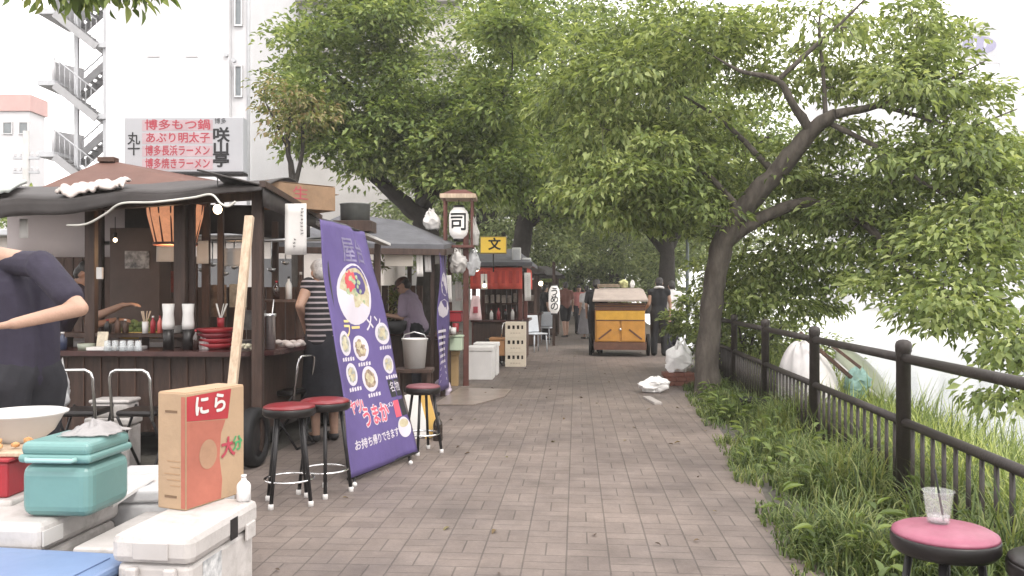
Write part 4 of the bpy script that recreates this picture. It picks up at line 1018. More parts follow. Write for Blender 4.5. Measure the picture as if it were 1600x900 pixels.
for k, px in enumerate((404, 421)):
    c = on(px, 6.98 + k * .1, zc); t = thing('steel_pot', ['left one of two tall steel canisters behind the pole', 'right one of two tall steel canisters, holding a ladle'][k], 'canister', c, 0, 'steel canisters on the counter corner')
    MB().lathe([(0, 0), (.05, 0), (.05, .27), (.056, .275), (.056, .30), (.047, .30), (.045, .02), (0, .02)], c, 24).build('body', STEEL, t)
    if k: MB().tube([c + ZU * .05, c + Vector((.03, .02, .42))], .006, 6).build('ladle', STEEL, t)
mb = MB(); c = on(452, 7.25, zc); rr = random.Random(5)
for i in range(14): mb.ell(c + Vector((rr.uniform(-.1, .1), rr.uniform(-.06, .06), .02 + .03 * rr.random())), (.04, .03, .022), 8)
mb.build('towel', CLOTH_W, label='rumpled white cloth on the counter corner beside the steel canisters', cat='cloth')
c = on(388, 6.95, zc); mb = MB(); rr = random.Random(6)
for i in range(40): mb.ell(c + Vector((rr.uniform(-.07, .07), rr.uniform(-.06, .06), .015 + .03 * rr.random())), (.016, .014, .012), 6)
mb.build('garlic_heap', mat('pale_garlic', (.62, .58, .44), .6, .15, 9), label='little heap of pale garlic on the counter edge behind the pole', cat='food')
for (px0, px1, d, z, m_, lb, nm) in ((141, 185, 6.92, zc, PAPER, 'stack of white menu sheets lying flat on the dark counter', 'menu_sheets'), (182, 225, 7.0, zc, mat('grey_tray_paint', (.40, .40, .41), .4, .1, 4), 'flat grey tray on the counter right of the white menu sheets', 'serving_tray')):
    a = on(px0, d, z); b = on(px1, d, z); mb = MB(); mb.box(((a.x + b.x) / 2, d, z + .014), (b.x - a.x, .15, .026), (0, 0, R(5))); mb.build(nm, m_, label=lb, cat='tray' if 'tray' in nm else 'menu')
bottle('soy_bottle', 'dark soy bottle in front of the right white canister', on(306, 6.93, zc), .026, .17, mat('dark_soy_glass', (.03, .016, .014), .12, .1, 5, spec=.8), RED_P)
bottle('vinegar_bottle', 'small dark bottle standing left of the menu sheets', on(98, 6.95, zc), .035, .15, mat('dark_blue_glass', (.04, .05, .09), .15, .1, 5), WHITE_P)
jar('squat glass dish by the left end of the counter', on(135, 7.0, zc), .07, .05, mat('greenish_dish', (.28, .30, .24), .3, .15, 6), 0, name='glass_dish')
for k in range(7):
    u = .08 + k * .13; q = P(420, 470, 8.9).lerp(P(560, 470, 9.6), u) + ZU * .016
    bottle('shelf_bottle', ['nearest', 'second', 'third', 'fourth', 'fifth', 'sixth', 'farthest'][k] + ' of the seven bottles on the inner shelf behind the striped woman', q, .035, .20 + .05 * (k % 3), [MATS['dark_soy_glass'], WHITE_P, WOOD_V, MATS['dark_soy_glass'], RED_P, WHITE_P, WOOD_V][k], [RED_P, BLACK_V, WHITE_P][k % 3])
for k, (px, py, wd_, ht_, m_) in enumerate(((335, 470, .26, .36, mat('poster_brown', (.16, .085, .06), .7, .5, 6, col2=(.34, .24, .17))), (372, 462, .20, .26, mat('poster_cream', (.36, .31, .24), .7, .4, 9)), (268, 440, .18, .24, mat('poster_red', (.22, .05, .04), .7, .5, 8)), (395, 500, .30, .22, mat('poster_grey', (.16, .15, .15), .6, .5, 7)))):
    p = P(px, py, 9.33); MB().box((p.x, p.y + (p.x + 3) * -.07, p.z), (wd_, .012, ht_), (0, 0, R(-4.4)), bev=.001).build('poster', m_, label=['brown mottled poster on the back boards behind the pale pole', 'cream poster high on the back boards left of the corner post', 'small dark red poster beside the cabinet', 'grey framed board low on the back boards by the corner post'][k], cat='poster')
# little things pinned to the left post
mb = MB(); a = on(156, 7.1, 1.55)
mb.box(a, (.05, .03, .10)); mb.build('order_cards', PAPER, label='white order cards pinned on the left counter post', cat='card')
bulb(P(180, 375, 8.6), 'small lit bulb above the cabinet in the nearest stall', r_=.02)

for k in range(5):
    c = on(168 + k * 12, 6.82 + .02 * (k % 2), zc); t = thing('tumbler', ['leftmost', 'second', 'middle', 'fourth', 'rightmost'][k] + ' of five clear tumblers standing upside down along the counter', 'glass', c, 0, 'tumblers on the counter')
    MB().lathe([(.030, 0), (.024, .085), (0, .088), (0, .083), (.022, .080), (.027, 0)], c, 16).build('glass', glass_mat('tumbler_glass', (.92, .94, .95), .05, .75) if k == 0 else MATS['tumbler_glass'], t)
t = thing('plate_stack', 'stack of small white plates on the raised shelf by the counter post', 'plates', on(272, 7.16, zs))
for k in range(7): MB().lathe([(0, 0), (.045, 0), (.072, .012), (.069, .012), (.044, .003), (0, .003)], on(272, 7.16, zs + k * .009), 20).build('plate', WHITE_P, t)
c = on(318, 7.0, zc); t = thing('tissue_box', 'small patterned tissue box between the canister and the red bowls', 'box', c)
MB().box(c + ZU * .035, (.11, .09, .07), bev=.004).build('carton', mat('tissue_print', (.30, .22, .25), .7, .6, 30, col2=(.55, .50, .48)), t); MB().sheet(lambda u, v: c + Vector(((u - .5) * .05, .02 * math.sin(u * 5), .069 + .05 * v)), 6, 4, .002).build('tissue', PAPER, t)
t = thing('menu_stand', 'small standing menu card by the left counter post', 'menu', on(160, 7.0, zc)); c = on(160, 7.0, zc); MB().box(c + ZU * .075, (.09, .012, .15), (R(-12), 0, 0), bev=.002).build('card', mat('cream_card', (.50, .44, .34), .7, .3, 20), t); MB().box(c + ZU * .006, (.10, .06, .012), bev=.002).build('foot', WOOD_D, t)
# folding chairs
def folding_chair(loc, rz, label):
    t = thing('folding_chair', label, 'chair', loc, rz, 'folding chairs at the nearest counter')
    wd = .15
    for s in (-1, 1):
        MB().tube([(s * wd, -.20, .0), (s * wd, .02, .30), (s * wd * .95, .17, .52)], .011, 8).build('leg', DARK_METAL, t, local=True)
        MB().tube([(s * (wd - .025), .22, .0), (s * (wd - .025), .02, .26), (s * (wd - .025), -.14, .47)], .011, 8).build('leg', DARK_METAL, t, local=True)
    MB().tube([(-wd, -.16, .44), (-wd, -.20, .76), (-wd + .015, -.205, .80), (-wd + .05, -.207, .82), (wd - .05, -.207, .82), (wd - .015, -.205, .80), (wd, -.20, .76), (wd, -.16, .44)], .0115, 8).build('back_frame', CHROME, t, local=True)
    MB().box((0, -.19, .70), (2 * wd - .03, .025, .13), bev=.01).build('backrest', BLACK_V, t, local=True) if False else None
    MB().box((0, .02, .49), (.30, .30, .045), bev=.02, seg=3).build('seat', BLACK_V, t, local=True)
    for y, z in ((-.2, .015), (.22, .015)): MB().tube([(-wd, y, z), (wd, y, z)], .010, 6).build('foot_bar', DARK_METAL, t, local=True)
    return t
fc = folding_chair(on(131, 6.25, 0), R(4), 'folding chair with chrome back hoop, left of the two at the counter')
dup(fc, on(224, 6.25, 0), R(-3), 'folding chair with chrome back hoop, nearer the cardboard box')
dup(fc, on(447, 7.5, 0), R(75), 'dark folding chair on the path side of the counter behind the red stools')
def foam_box(name, label, c, sz, rz=0, m=WHITE_C, lid=True, group=None, lidm=None):
    t = thing(name, label, 'box', c, rz, group); x, y, z = sz
    lh = min(.06, z * .2)
    MB().box((0, 0, (z - lh) / 2), (x, y, z - lh), bev=.02, seg=3).build('body', m, t, local=True)
    if lid: MB().box((0, 0, z - lh / 2 + .001), (x + .02, y + .02, lh), bev=.015, seg=3).build('lid', lidm or m, t, local=True)
    return t
foam_box('foam_box', 'white foam box on the ground under the counter behind the folding chairs', on(178, 6.62, 0), (.34, .22, .40))
foam_box('foam_box', 'small upper foam box by the folding chair seats', on(180, 6.62, .402), (.30, .2, .14))

# ---------------------------------------------------------------- stools
def stool(loc, rz, h_, rad, top, label, group=None, splay=.07, caps=True, name='bar_stool'):
    t = thing(name, label, 'stool', loc, rz, group)
    MB().lathe([(0, h_ - .075), (rad * .93, h_ - .075), (rad, h_ - .06), (rad, h_ - .028), (rad * .985, h_ - .022)], (0, 0, 0), 36).build('seat_rim', BLACK_V, t, local=True)
    MB().lathe([(rad * .985, h_ - .0215), (rad * .965, h_ - .012), (rad * .85, h_ - .002), (rad * .5, h_ + .006), (0, h_ + .008)], (0, 0, 0), 36).build('seat', top, t, local=True)
    ro = rad * .62
    for k in range(4):
        a = math.pi / 4 + k * math.pi / 2; e = Vector((math.cos(a), math.sin(a), 0))
        lg = MB().tube([e * ro + ZU * (h_ - .074), e * (ro + splay) + ZU * .02], .0125, 8).build('leg', DARK_METAL, t, local=True)
        if caps: MB().lathe([(.010, 0), (.018, .003), (.018, .035), (.014, .04)], e * (ro + splay + .0005), 12).build('foot_cap', WHITE_P, lg, local=True)
    rr_ = ro + splay * .72
    MB().lathe([(rr_ + .008 * math.cos(a), .17 + .008 * math.sin(a)) for a in [k * math.pi / 4 for k in range(8)]], (0, 0, 0), 36, closed=True).build('foot_ring', CHROME, t, local=True)
    return t
stool((on(452, 5.44, 0).x, 5.44, 0), R(20), .655, .170, RED_V, 'red topped black bar stool, the nearer one left of the purple banner', 'red bar stools by the purple banner')
stool((on(508, 5.72, 0).x, 5.72, 0), R(58), .655, .170, RED_V, 'red topped black bar stool touching the edge of the purple banner', 'red bar stools by the purple banner')
stool((on(661, 7.18, 0).x, 7.18, 0), R(35), .59, .152, MAROON_V, 'dull maroon topped stool just right of the purple banner')
pst = (on(1476, 2.66, 0).x, 2.66, 0)
stool(pst, R(15), .63, .160, PINK_V, 'stool with a faded pink seat standing in the grass by the railing')
stool((on(1672, 2.45, 0).x, 2.45, 0), R(40), .60, .165, BLACK_V, 'black seated stool cut off by the right edge of the view')
c = Vector((pst[0] - .005, pst[1] + .03, .6385))
t = thing('plastic_cup', 'clear plastic cup with a black straw standing on the pink stool', 'cup', c)
GL = glass_mat('clear_plastic', (.98, .985, .985), .04, .90)
MB().lathe([(.0, 0), (.032, 0), (.034, .004), (.046, .098), (.049, .100), (.049, .104), (.044, .104), (.0315, .006), (0, .004)], c, 32).build('cup', GL, t)
MB().lathe([(0, .006), (.0313, .006), (.0335, .026), (0, .026)], c, 24).build('ice_melt', glass_mat('ice_water', (.95, .93, .94), .05, .75), t)
MB().tube([c + Vector((.012, -.01, .008)), c + Vector((-.006, .01, .17))], .0035, 8).build('straw', BLACK_R, t)

# ---------------------------------------------------------------- purple banner
PUR = mat('purple_cloth', (.086, .062, .180), .75, .16, 3, .2, 9, stretch=(1, 1, .6))
BL, BR = P(548, 745, 6.0), P(650, 702, 6.9); BL.z = .045; BR.z = .06
TLp, TRp = P(499, 343, 6.45), P(571, 362, 7.32)
BN = (BR - BL).cross(TLp - BL).normalized()
def ban(u, v, off=0.0):
    p = (BL.lerp(BR, u)).lerp(TLp.lerp(TRp, u), v)
    wv = .012 * math.sin(u * 6.5 + v * 5) + .022 * mnoise.noise(Vector((u * 3.1 + v, v * 4.5, 2))) + .018 * math.sin(v * 7.5 + u * 2.2) * (1 - abs(2 * u - 1) * .4) + .006 * math.sin(u * 19 - v * 3) * max(0, v - .7) * 3
    return p + BN * (wv + off)
banner = thing('banner', 'tall purple menu banner with a ramen bowl picture leaning on the nearest stall', 'banner', (BL.x, BL.y, 0))
MB().sheet(lambda u, v: ban(u, v), 26, 46, .004).build('cloth', PUR, banner)
bw_ = (BR - BL).length; bh_ = (TLp - BL).length
def bfn(u0, v0, sx=1, off=.0035):
    return lambda x, y, z: ban(u0 + x * sx / bw_, v0 + y / bh_, off + z)
for v, nm in ((0, 'bottom_rod'), (1, 'top_rod')):
    MB().tube([ban(-.02, v, -.012), ban(1.02, v, -.012)], .011, 8).build(nm, DARK_METAL, banner)
for u in (.06, .9):
    q = ban(u, 0, -.012)
    f_ = MB().tube([q + ZU * .0, Vector((q.x, q.y, .03))], .010, 8).build('foot', DARK_METAL, banner)
    MB().tube([Vector((q.x, q.y, .03)) - BN.cross(ZU).cross(ZU) * .0 + Vector((-.0, .14, 0)), Vector((q.x, q.y, .03)), Vector((q.x + .03, q.y - .14, .02))], .010, 8).build('foot_bar', DARK_METAL, banner)
    MB().ell((q.x + .031, q.y - .145, .02), (.019, .019, .019), 10).build('foot_cap', WHITE_P, banner)
for u in (.10, .88): MB().tube([ban(u, .0, -.03), ban(u, .99, -.03)], .009, 6).build('frame_pole', DARK_METAL, banner)
def disc(mb, u0, v0, ru, rv, off, mi, n=26, wob=0., seed=0):
    rr = random.Random(seed); vs = [ban(u0, v0, off)]
    for k in range(n):
        a = 2 * math.pi * k / n; q = 1 + rr.uniform(-wob, wob); vs.append(ban(u0 + ru * math.cos(a) * q / bw_, v0 + rv * math.sin(a) * q / bh_, off))
    mb.add(vs, [[0, 1 + k, 1 + (k + 1) % n] for k in range(n)], mi)
W_PR = mat('white_print', (.50, .46, .51), .7, .05, 4); SOUP = mat('soup_print', (.42, .33, .20), .7, .25, 14, col2=(.50, .47, .33)); GRN = mat('spring_onion_print', (.30, .36, .22), .7, .4, 30); REDP = mat('red_topping_print', (.50, .07, .08), .7, .2, 10)
BRN = mat('brown_food_print', (.20, .13, .09), .7, .5, 22, col2=(.42, .33, .24)); GRYP = mat('grey_food_print', (.30, .30, .27), .7, .5, 22)
mb = MB(); V0 = .70
disc(mb, .47, V0, .27, .255, .0035, 0); disc(mb, .47, V0 - .002, .235, .22, .0045, 1, wob=.02)
disc(mb, .40, V0 + .055, .075, .085, .0055, 3, wob=.2, seed=3)
rr = random.Random(9)
for i in range(22): disc(mb, .47 + rr.uniform(-.12, .16), V0 + rr.uniform(-.05, .08), .022, .02, .0056 + i * 1e-5, 2, 7, .3, i)
disc(mb, .43, V0 - .05, .08, .055, .0059, 4, wob=.15, seed=5)
mb.build('bowl_picture', [W_PR, SOUP, GRN, REDP, BRN], banner)
for i, (u, v, ru, rv, k) in enumerate(((.19, .50, .095, .10, 1), (.46, .475, .125, .105, 2), (.85, .525, .13, .095, 1), (.22, .375, .095, .09, 1), (.52, .345, .125, .105, 2), (.87, .39, .09, .08, 1))):
    mb = MB(); disc(mb, u, v, ru, rv, .0035, 0); disc(mb, u, v, ru * .72, rv * .70, .0045, 1, wob=.1, seed=i)
    for q in range(7): disc(mb, u + rr.uniform(-.04, .04), v + rr.uniform(-.018, .018), ru * .24, rv * .2, .0052 + q * 2e-5, 2, 8, .3, q)
    mb.build('dish_picture', [W_PR, BRN if k == 2 else GRYP, SOUP], banner)
    mb = MB()
    for q in range(5):
        uu = u - .09 + q * .045; vv = v - rv / bh_ - .022
        mb.add([ban(uu + dx, vv + dy, .0035) for dx, dy in ((0, 0), (.030, .002), (.030, .016 + .003 * (q % 2)), (0, .014))], [[0, 1, 2, 3]])
    mb.build('caption_marks', W_PR, banner)
YEL = mat('yellow_print', (.60, .48, .20), .7, .1, 4); REDW = mat('red_print', (.55, .08, .12), .7, .1, 4)
lettering('ラー', bfn(.36, .555), .17, YEL, banner, 'lettering', .9, bold=.003, curved=.05); lettering('メン', bfn(.72, .57), .15, W_PR, banner, 'lettering', .85, bold=.003, curved=.05)
lettering('屋台', bfn(.56, .88), .24, mat('faded_white_print', (.17, .15, .24), .7, .4, 9), banner, 'lettering', .95, vertical=False, bold=.002, curved=.05)
lettering('うまか', bfn(.46, .195), .17, W_PR, banner, 'lettering', .9, .0010, bold=.013, curved=.05); lettering('うまか', bfn(.46, .195, off=.005), .17, REDW, banner, 'lettering', .9, .0012, bold=.004, curved=.05)
lettering('ヤツ!', bfn(.19, .245), .12, W_PR, banner, 'lettering', .8, .0010, bold=.010, curved=.05); lettering('ヤツ!', bfn(.19, .245, off=.005), .12, REDW, banner, 'lettering', .8, .0012, bold=.002, curved=.05)
lettering('ラーメン', bfn(.70, .222), .05, W_PR, banner, 'lettering', .9, bold=.002, curved=.05)
lettering('お持ち帰りできます', bfn(.43, .105), .080, W_PR, banner, 'lettering', .95, bold=.002, curved=.05)
mb = MB()
for (u, v0_, v1_, m_) in ((.835, .25, .325, 0), (.945, .25, .325, 0), (.835, .165, .235, 1), (.945, .165, .235, 0)):
    mb.add([ban(u - .047, v0_, .0036), ban(u + .047, v0_, .0036), ban(u + .047, v1_, .0036), ban(u - .047, v1_, .0036)], [[0, 1, 2, 3]], m_)
mb.build('caption_panel', [INK, REDW], banner)
lettering('名物', bfn(.89, .29, off=.0045), .095, W_PR, banner, 'lettering', .95)
mb = MB(); disc(mb, .885, .118, .10, .085, .0048, 0); disc(mb, .885, .135, .075, .035, .0058, 1); mb.build('bowl_emblem', [W_PR, SOUP], banner)
# ---------------------------------------------------------------- second stall (slate roof)
s2 = thing('food_stall', 'second food stall with a grey slate roof, where the cook in lavender stands', 'stall', (-1.9, 11.4, 0))
ea = [P(560, 378, 10.4), P(694, 382, 10.7), P(712, 380, 13.2), P(560, 376, 13.4)]; ea[0].x -= 1.0; ea[3].x -= 1.0
rd = [P(540, 333, 11.9), P(628, 345, 12.1)]
mb = MB(); mb.add(ea + rd, [[0, 1, 5, 4], [1, 2, 5], [2, 3, 4, 5], [3, 0, 4]]); lo = [p - ZU * .07 for p in ea]
mb.add(lo + ea, [[0, 1, 5, 4], [1, 2, 6, 5], [2, 3, 7, 6], [3, 0, 4, 7], [3, 2, 1, 0]]); mb.build('roof', SLATE, s2)
mb = MB(); mb.beam(ea[0] - ZU * .10, ea[1] - ZU * .10, .06, .08); mb.beam(ea[1] - ZU * .10, ea[2] - ZU * .10, .06, .08); mb.build('eave_beam', WOOD_D, s2)
for px, d, m_, w_ in ((676, 10.9, WOOD_D, .06), (692, 11.1, WOOD_D, .07), (588, 11.2, WOOD_D, .07), (640, 13.2, WOOD_D, .07), (703, 12.9, WOOD_V, .07)): post(px, d, 0, 1.98, w_, m_, s2)
a = P(601, 386, 10.75); b = P(645, 416, 10.75); mb = MB(); mb.box(((a.x + b.x) / 2, 10.75, (a.z + b.z) / 2), (b.x - a.x, .03, a.z - b.z)); mb.build('shade_board', mat('cream_board', (.62, .57, .50), .7, .06, 3), s2)
mb = MB(); o = P(560, 458, 13.1); o.z = 0
for i in range(13): mb.fbox(o, VD, UD, ZU, (i * .11 - .4, 0, .05), (i * .11 - .3, .03, 1.5), 0, .003)
mb.build('back_boards', WOOD_V, s2)
mb = MB(); p = P(628, 458, 11.9); mb.box((p.x - .1, 11.95, .80), (1.3, .5, .05), (0, 0, R(-4)), bev=.01); mb.build('counter_top', COUNTER, s2)
mb = MB(); mb.box((p.x - .1, 11.98, .39), (1.2, .42, .77), (0, 0, R(-4)), bev=.01); mb.build('counter_panel', WOOD_D, s2)
mb = MB(); q = P(690, 458, 12); mb.box((q.x, 12.1, .78), (.38, 1.5, .05), (0, 0, R(-4)), bev=.01); mb.build('side_counter', COUNTER, s2)
mb = MB(); mb.box((q.x - .04, 12.1, .37), (.28, 1.4, .74), (0, 0, R(-4)), bev=.01); mb.build('side_panel', WOOD_D, s2)
bulb(P(745, 420, 12.6), 'lit bulb near the pink cloth flag', r_=.035)
# wok
c = P(613, 502, 11.35); c.z = .83
t = thing('cooking_pot', 'black round pot steaming in front of the cook in lavender', 'pot', c)
MB().lathe([(0, 0), (.13, 0), (.19, .06), (.20, .17), (.19, .17), (.175, .07), (0, .02)], c, 24).build('body', BLACK_R, t)
mb = MB(); mb.tube([c + Vector((-.2, 0, .14)), c + Vector((-.26, 0, .16)), c + Vector((-.26, .06, .16)), c + Vector((-.2, .06, .14))], .012, 6); mb.build('handle', DARK_METAL, t)
# bucket on a shelf
c = P(648, 575, 9.4)
t = thing('bucket', 'white plastic bucket with raised handle standing on a dark stand below the cook', 'bucket', c)
MB().lathe([(0, 0), (.115, 0), (.142, .32), (.150, .325), (.150, .335), (.135, .335), (.11, .012), (0, .012)], c, 28).build('body', WHITE_P, t)
MB().tube([c + Vector((-.145, 0, .31)), c + Vector((-.11, -.03, .38)), c + Vector((0, -.04, .41)), c + Vector((.11, -.03, .38)), c + Vector((.145, 0, .31))], .006, 6).build('handle', STEEL, t)
t = thing('bucket_stand', 'dark low stand under the white bucket', 'stand', (c.x, c.y, 0))
MB().box((c.x, c.y, c.z - .022), (.42, .36, .04)).build('top', WOOD_D, t)
for sx in (-.17, .17):
    for sy in (-.14, .14): MB().box((c.x + sx, c.y + sy, (c.z - .043) / 2), (.04, .04, c.z - .043)).build('leg', WOOD_D, t)
# boards and bottle behind the maroon stool
for px, m_, lb, tl in ((652, PAPER, 'white board leaning behind the maroon stool', .05), (668, mat('mustard_board', (.50, .31, .08), .6, .12, 4), 'mustard yellow board leaning behind the maroon stool', .03)):
    p = P(px, 690, 7.85); p.z = 0; mb = MB(); mb.beam(p + Vector((.05, 0, .02)), p + Vector((-.07, .12, .42)), .14, .02, up=(0, 1, 0)); mb.build('leaning_board', m_, label=lb, cat='board')
bottle('beer_bottle', 'dark glass bottle standing on the paving right of the maroon stool', Vector((on(684, 7.75, 0).x, 7.75, 0)), .045, .27, mat('dark_brown_glass', (.03, .02, .016), .12, .1, 5, spec=.8), BLACK_R)
# narrow second banner
A, B = P(684, 605, 10.6), P(702, 590, 11.2); A.z = B.z = .12
C_, D_ = P(686, 395, 10.65), P(699, 400, 11.2)
t = thing('banner', 'narrow purple and white banner hanging by the second stall posts', 'banner', (A.x, A.y, 0))
nb = (B - A).cross(C_ - A).normalized()
f2 = lambda u, v, off=0: A.lerp(B, u).lerp(C_.lerp(D_, u), v) + nb * (off + .02 * math.sin(v * 9 + u * 3))
MB().sheet(f2, 6, 24, .004).build('cloth', PUR, t)
mb = MB(); rr = random.Random(12)
for i in range(9):
    v = .06 + i * .045; mb.add([f2(.4 + dx * .35, v + dy, .004) for dx, dy in ((-1, 0), (1, .004), (.9, .024), (-.8, .02))], [[0, 1, 2, 3]])
for u, v, q in ((.45, .60, .07), (.5, .78, .09)):
    mb.add([f2(u + .42 * math.cos(a * .785), v + q * math.sin(a * .785), .004) for a in range(8)], [list(range(8))])
mb.build('print_marks', W_PR, t)
MB().tube([f2(.5, -.02, -.02), f2(.5, 1.02, -.02)], .012, 6).build('pole', DARK_METAL, t)

# lantern post with its paper lantern
b0 = G(728, 603); zt = P(728, 320, b0.y).z
t = thing('lantern_post', 'red brown timber post carrying a roofed lantern frame beside the path', 'post', (b0.x, b0.y, 0))
MB().box((b0.x, b0.y, zt / 2 - .12), (.085, .085, zt - .24), (0, 0, R(4)), bev=.008).build('post', WOOD_R, t)
cx = P(717, 0, b0.y).x; d = b0.y; zb = P(0, 384, d).z; ztop = P(0, 312, d).z
for sx in (-.20, .20):
    for sy in (-.17, .17): MB().box((cx + sx, d + sy, (zb + ztop) / 2), (.032, .032, ztop - zb), bev=.004).build('frame_post', WOOD_R, t)
MB().box((cx, d, zb - .02), (.46, .40, .04), bev=.006).build('frame_base', WOOD_R, t)
mb = MB(); mb.box((cx, d, ztop + .03), (.53, .50, .065), bev=.006); mb.build('roof', WOOD_L, t)
mb = MB(); mb.add([(cx - .24, d - .22, ztop + .065), (cx + .24, d - .22, ztop + .065), (cx + .24, d + .22, ztop + .065), (cx - .24, d + .22, ztop + .065), (cx - .1, d, ztop + .15), (cx + .1, d, ztop + .15)], [[0, 1, 5, 4], [1, 2, 5], [2, 3, 4, 5], [3, 0, 4], [3, 2, 1, 0]]); mb.build('roof_cap', WOOD_R, t)
def lantern(c, r_, h_, txt, label, size, nm='paper_lantern', gl=.22, vertical=True):
    t = thing(nm, label, 'lantern', c); c = Vector(c)
    pr = []; n_ = 22
    for i in range(n_ + 1):
        v = -1 + 2 * i / n_; q = (1 - abs(v) ** 4.5) ** .5 if abs(v) < 1 else 0
        pr.append((max(r_ * .55, r_ * q) + .004 * (i % 2), v * h_ / 2))
    LM = mat('lantern_paper', (.68, .66, .64), .75, .04, 5, emit=(1, .95, .88), es=.16)
    MB().lathe(pr, c, 28).build('shade', LM, t)
    for z in (-1, 1): MB().lathe([(0, -.02), (r_ * .56, -.02), (r_ * .58, 0), (r_ * .56, .02), (0, .02)], c + ZU * (z * (h_ / 2 + .012)), 20).build('ring', BLACK_V, t)
    MB().tube([c + ZU * h_ / 2, c + ZU * (h_ / 2 + .12)], .006, 6).build('hanger', DARK_METAL, t)
    def fn(x, y, z):
        a = x / r_; return c + Vector((math.sin(a) * (r_ + .007 + z), -math.cos(a) * (r_ + .007 + z), y))
    lettering(txt, fn, size, INK, t, 'lettering', 1, .001, vertical=vertical, bold=.005, curved=size * .12)
    return t
lantern((cx, d, P(0, 349, d).z), .145, .47, '司', 'white paper lantern with one black character in the roofed post frame', .29, vertical=False)
# crumpled plastic bags hung round the post
def hung_bag(px, py, d, w_, h_, seed, label, m=BAGP, name='plastic_bag', handles=True, z=None):
    c = P(px, py, d) if z is None else Vector((P(px, py, d).x, d, z)); rr = random.Random(seed); t = thing(name, label, 'bag', (c.x, c.y, c.z - h_ / 2))
    b = MB(); n_ = 34; k = 22; sd = Vector((seed * 3.1, seed * 1.7, seed * .9)); mw = rr.uniform(.42, .62); sk = rr.uniform(-.25, .25)
    for i in range(k + 1):
        v = i / k; q = (.26 + .78 * math.sin(min(1, v / mw) * math.pi / 2) ** .8) if v < mw else 1.04 - .45 * ((v - mw) / (1 - mw)) ** 2.2
        for j in range(n_):
            a = 2 * math.pi * j / n_; e = Vector((math.cos(a), math.sin(a), 0))
            pt = e * 1.0 + ZU * v * 2.2 + sd
            w1 = .34 * mnoise.noise(pt * 1.1) + .26 * (abs(mnoise.noise(pt * 2.3)) - .25) + .16 * (abs(mnoise.noise(pt * 5)) - .25)
            rad = q * (1 + w1 * 1.25)
            b.v.append(c + Vector((e.x * w_ / 2 * rad + sk * w_ * (v - .5), e.y * w_ * .33 * rad, h_ / 2 - h_ * v + h_ * .22 * mnoise.noise(pt * 1.7 + Vector((9, 0, 0))) * (1 if i < k else .2))))
    for i in range(k):
        for j in range(n_): b.f.append([i * n_ + j, (i + 1) * n_ + j, (i + 1) * n_ + (j + 1) % n_, i * n_ + (j + 1) % n_]); b.m.append(0); b.sm.append(True)
    b.f.append([j for j in range(n_)]); b.f.append([k * n_ + j for j in reversed(range(n_))]); b.m += [0, 0]; b.sm += [True, True]
    b.build('sack', m, t)
    if handles:
        for s in (-1, 1):
            q = c + Vector((s * w_ * .07 + sk * -w_ * .4, s * w_ * .05, h_ / 2 - h_ * .10)); l1 = h_ * rr.uniform(.26, .44)
            MB().tube([q + Vector((-w_ * .12, 0, -.01)), q + Vector((-w_ * .06, 0, l1 * .6)), q + Vector((s * w_ * .07, 0, l1)), q + Vector((w_ * .09, 0, l1 * .55)), q + Vector((w_ * .13, 0, -.01))], [w_ * .07, w_ * .05, w_ * .03, w_ * .05, w_ * .07], 6).build('handle', m, t)
    return t
HB = mat('dull_bag', (.50, .48, .46), .5, .12, 6, .3, 12)
hung_bag(682, 396, 11.9, .24, .30, 1, 'white crumpled plastic bag hung left of the lantern post under the eave', HB); hung_bag(676, 344, 12.3, .22, .26, 2, 'white plastic bag tied high beside the lantern frame', HB)
hung_bag(715, 410, 12.2, .26, .30, 3, 'white plastic bag hung right below the post lantern', HB); hung_bag(737, 413, 12.4, .24, .34, 4, 'greyish plastic bag hung on the path side of the lantern post', GREYP); hung_bag(742, 366, 12.5, .13, .33, 5, 'slim white bag hung on the right of the lantern frame', HB)
mb = MB(); p = P(752, 458, 12.9)
t = thing('flag', 'small pink and white cloth flag hung right of the red brown post', 'flag', P(742, 500, 12.9))
a = P(733, 500, 12.9); b = P(753, 462, 12.9)
MB().sheet(lambda u, v: Vector((a.x + (b.x - a.x) * (u * (1 - .4 * v) + .2 * v), 12.9 + .02 * math.sin(u * 6), a.z + (b.z - a.z) * v)), 6, 6, .004).build('cloth', mat('pink_white_cloth', (.72, .55, .56), .8, .12, 6), t)
mb = MB(); q = P(743, 484, 12.86); mb.box(q, (.07, .004, .10), bev=0); mb.build('red_mark', RED_INK, t)
# bins, tub, crates, mat
def pxbox(name, label, px0, px1, py0, py1, d, dep, m, bev=.015, rz=-4.4, lid=None, cat='box', group=None):
    a = P(px0, py1, d); b = P(px1, py0, d); z0 = max(a.z, 0)
    t = thing(name, label, cat, ((a.x + b.x) / 2, d + dep / 2, z0), R(rz), group); x = b.x - a.x; z = b.z - z0
    MB().box((0, 0, z * .43), (x, dep, z * .86), bev=bev, seg=3).build('body', m, t, local=True)
    MB().box((0, 0, z * .93 + .002), (x + .025, dep + .025, z * .135), bev=bev, seg=3).build('lid' if lid is None else lid, m, t, local=True)
    return t
WB = mat('foam_white', (.85, .83, .81), .6, .04, 4, .1, 30)
pxbox('foam_box', 'big white foam box on the paving right of the red brown post', 731, 771, 542, 600, 13.2, .45, WB); pxbox('foam_box', 'white foam box stacked behind and a little higher than the big one by the post', 742, 778, 536, 592, 13.9, .4, WB)
pxbox('plastic_tub', 'pale green tub in front of the second stall counter', 700, 723, 524, 548, 12.15, .3, mat('pale_green_plastic', (.46, .55, .42), .4, .1, 4), cat='tub'); pxbox('box', 'red box on the counter behind the red brown post', 692, 722, 486, 503, 12.4, .25, RED_P)
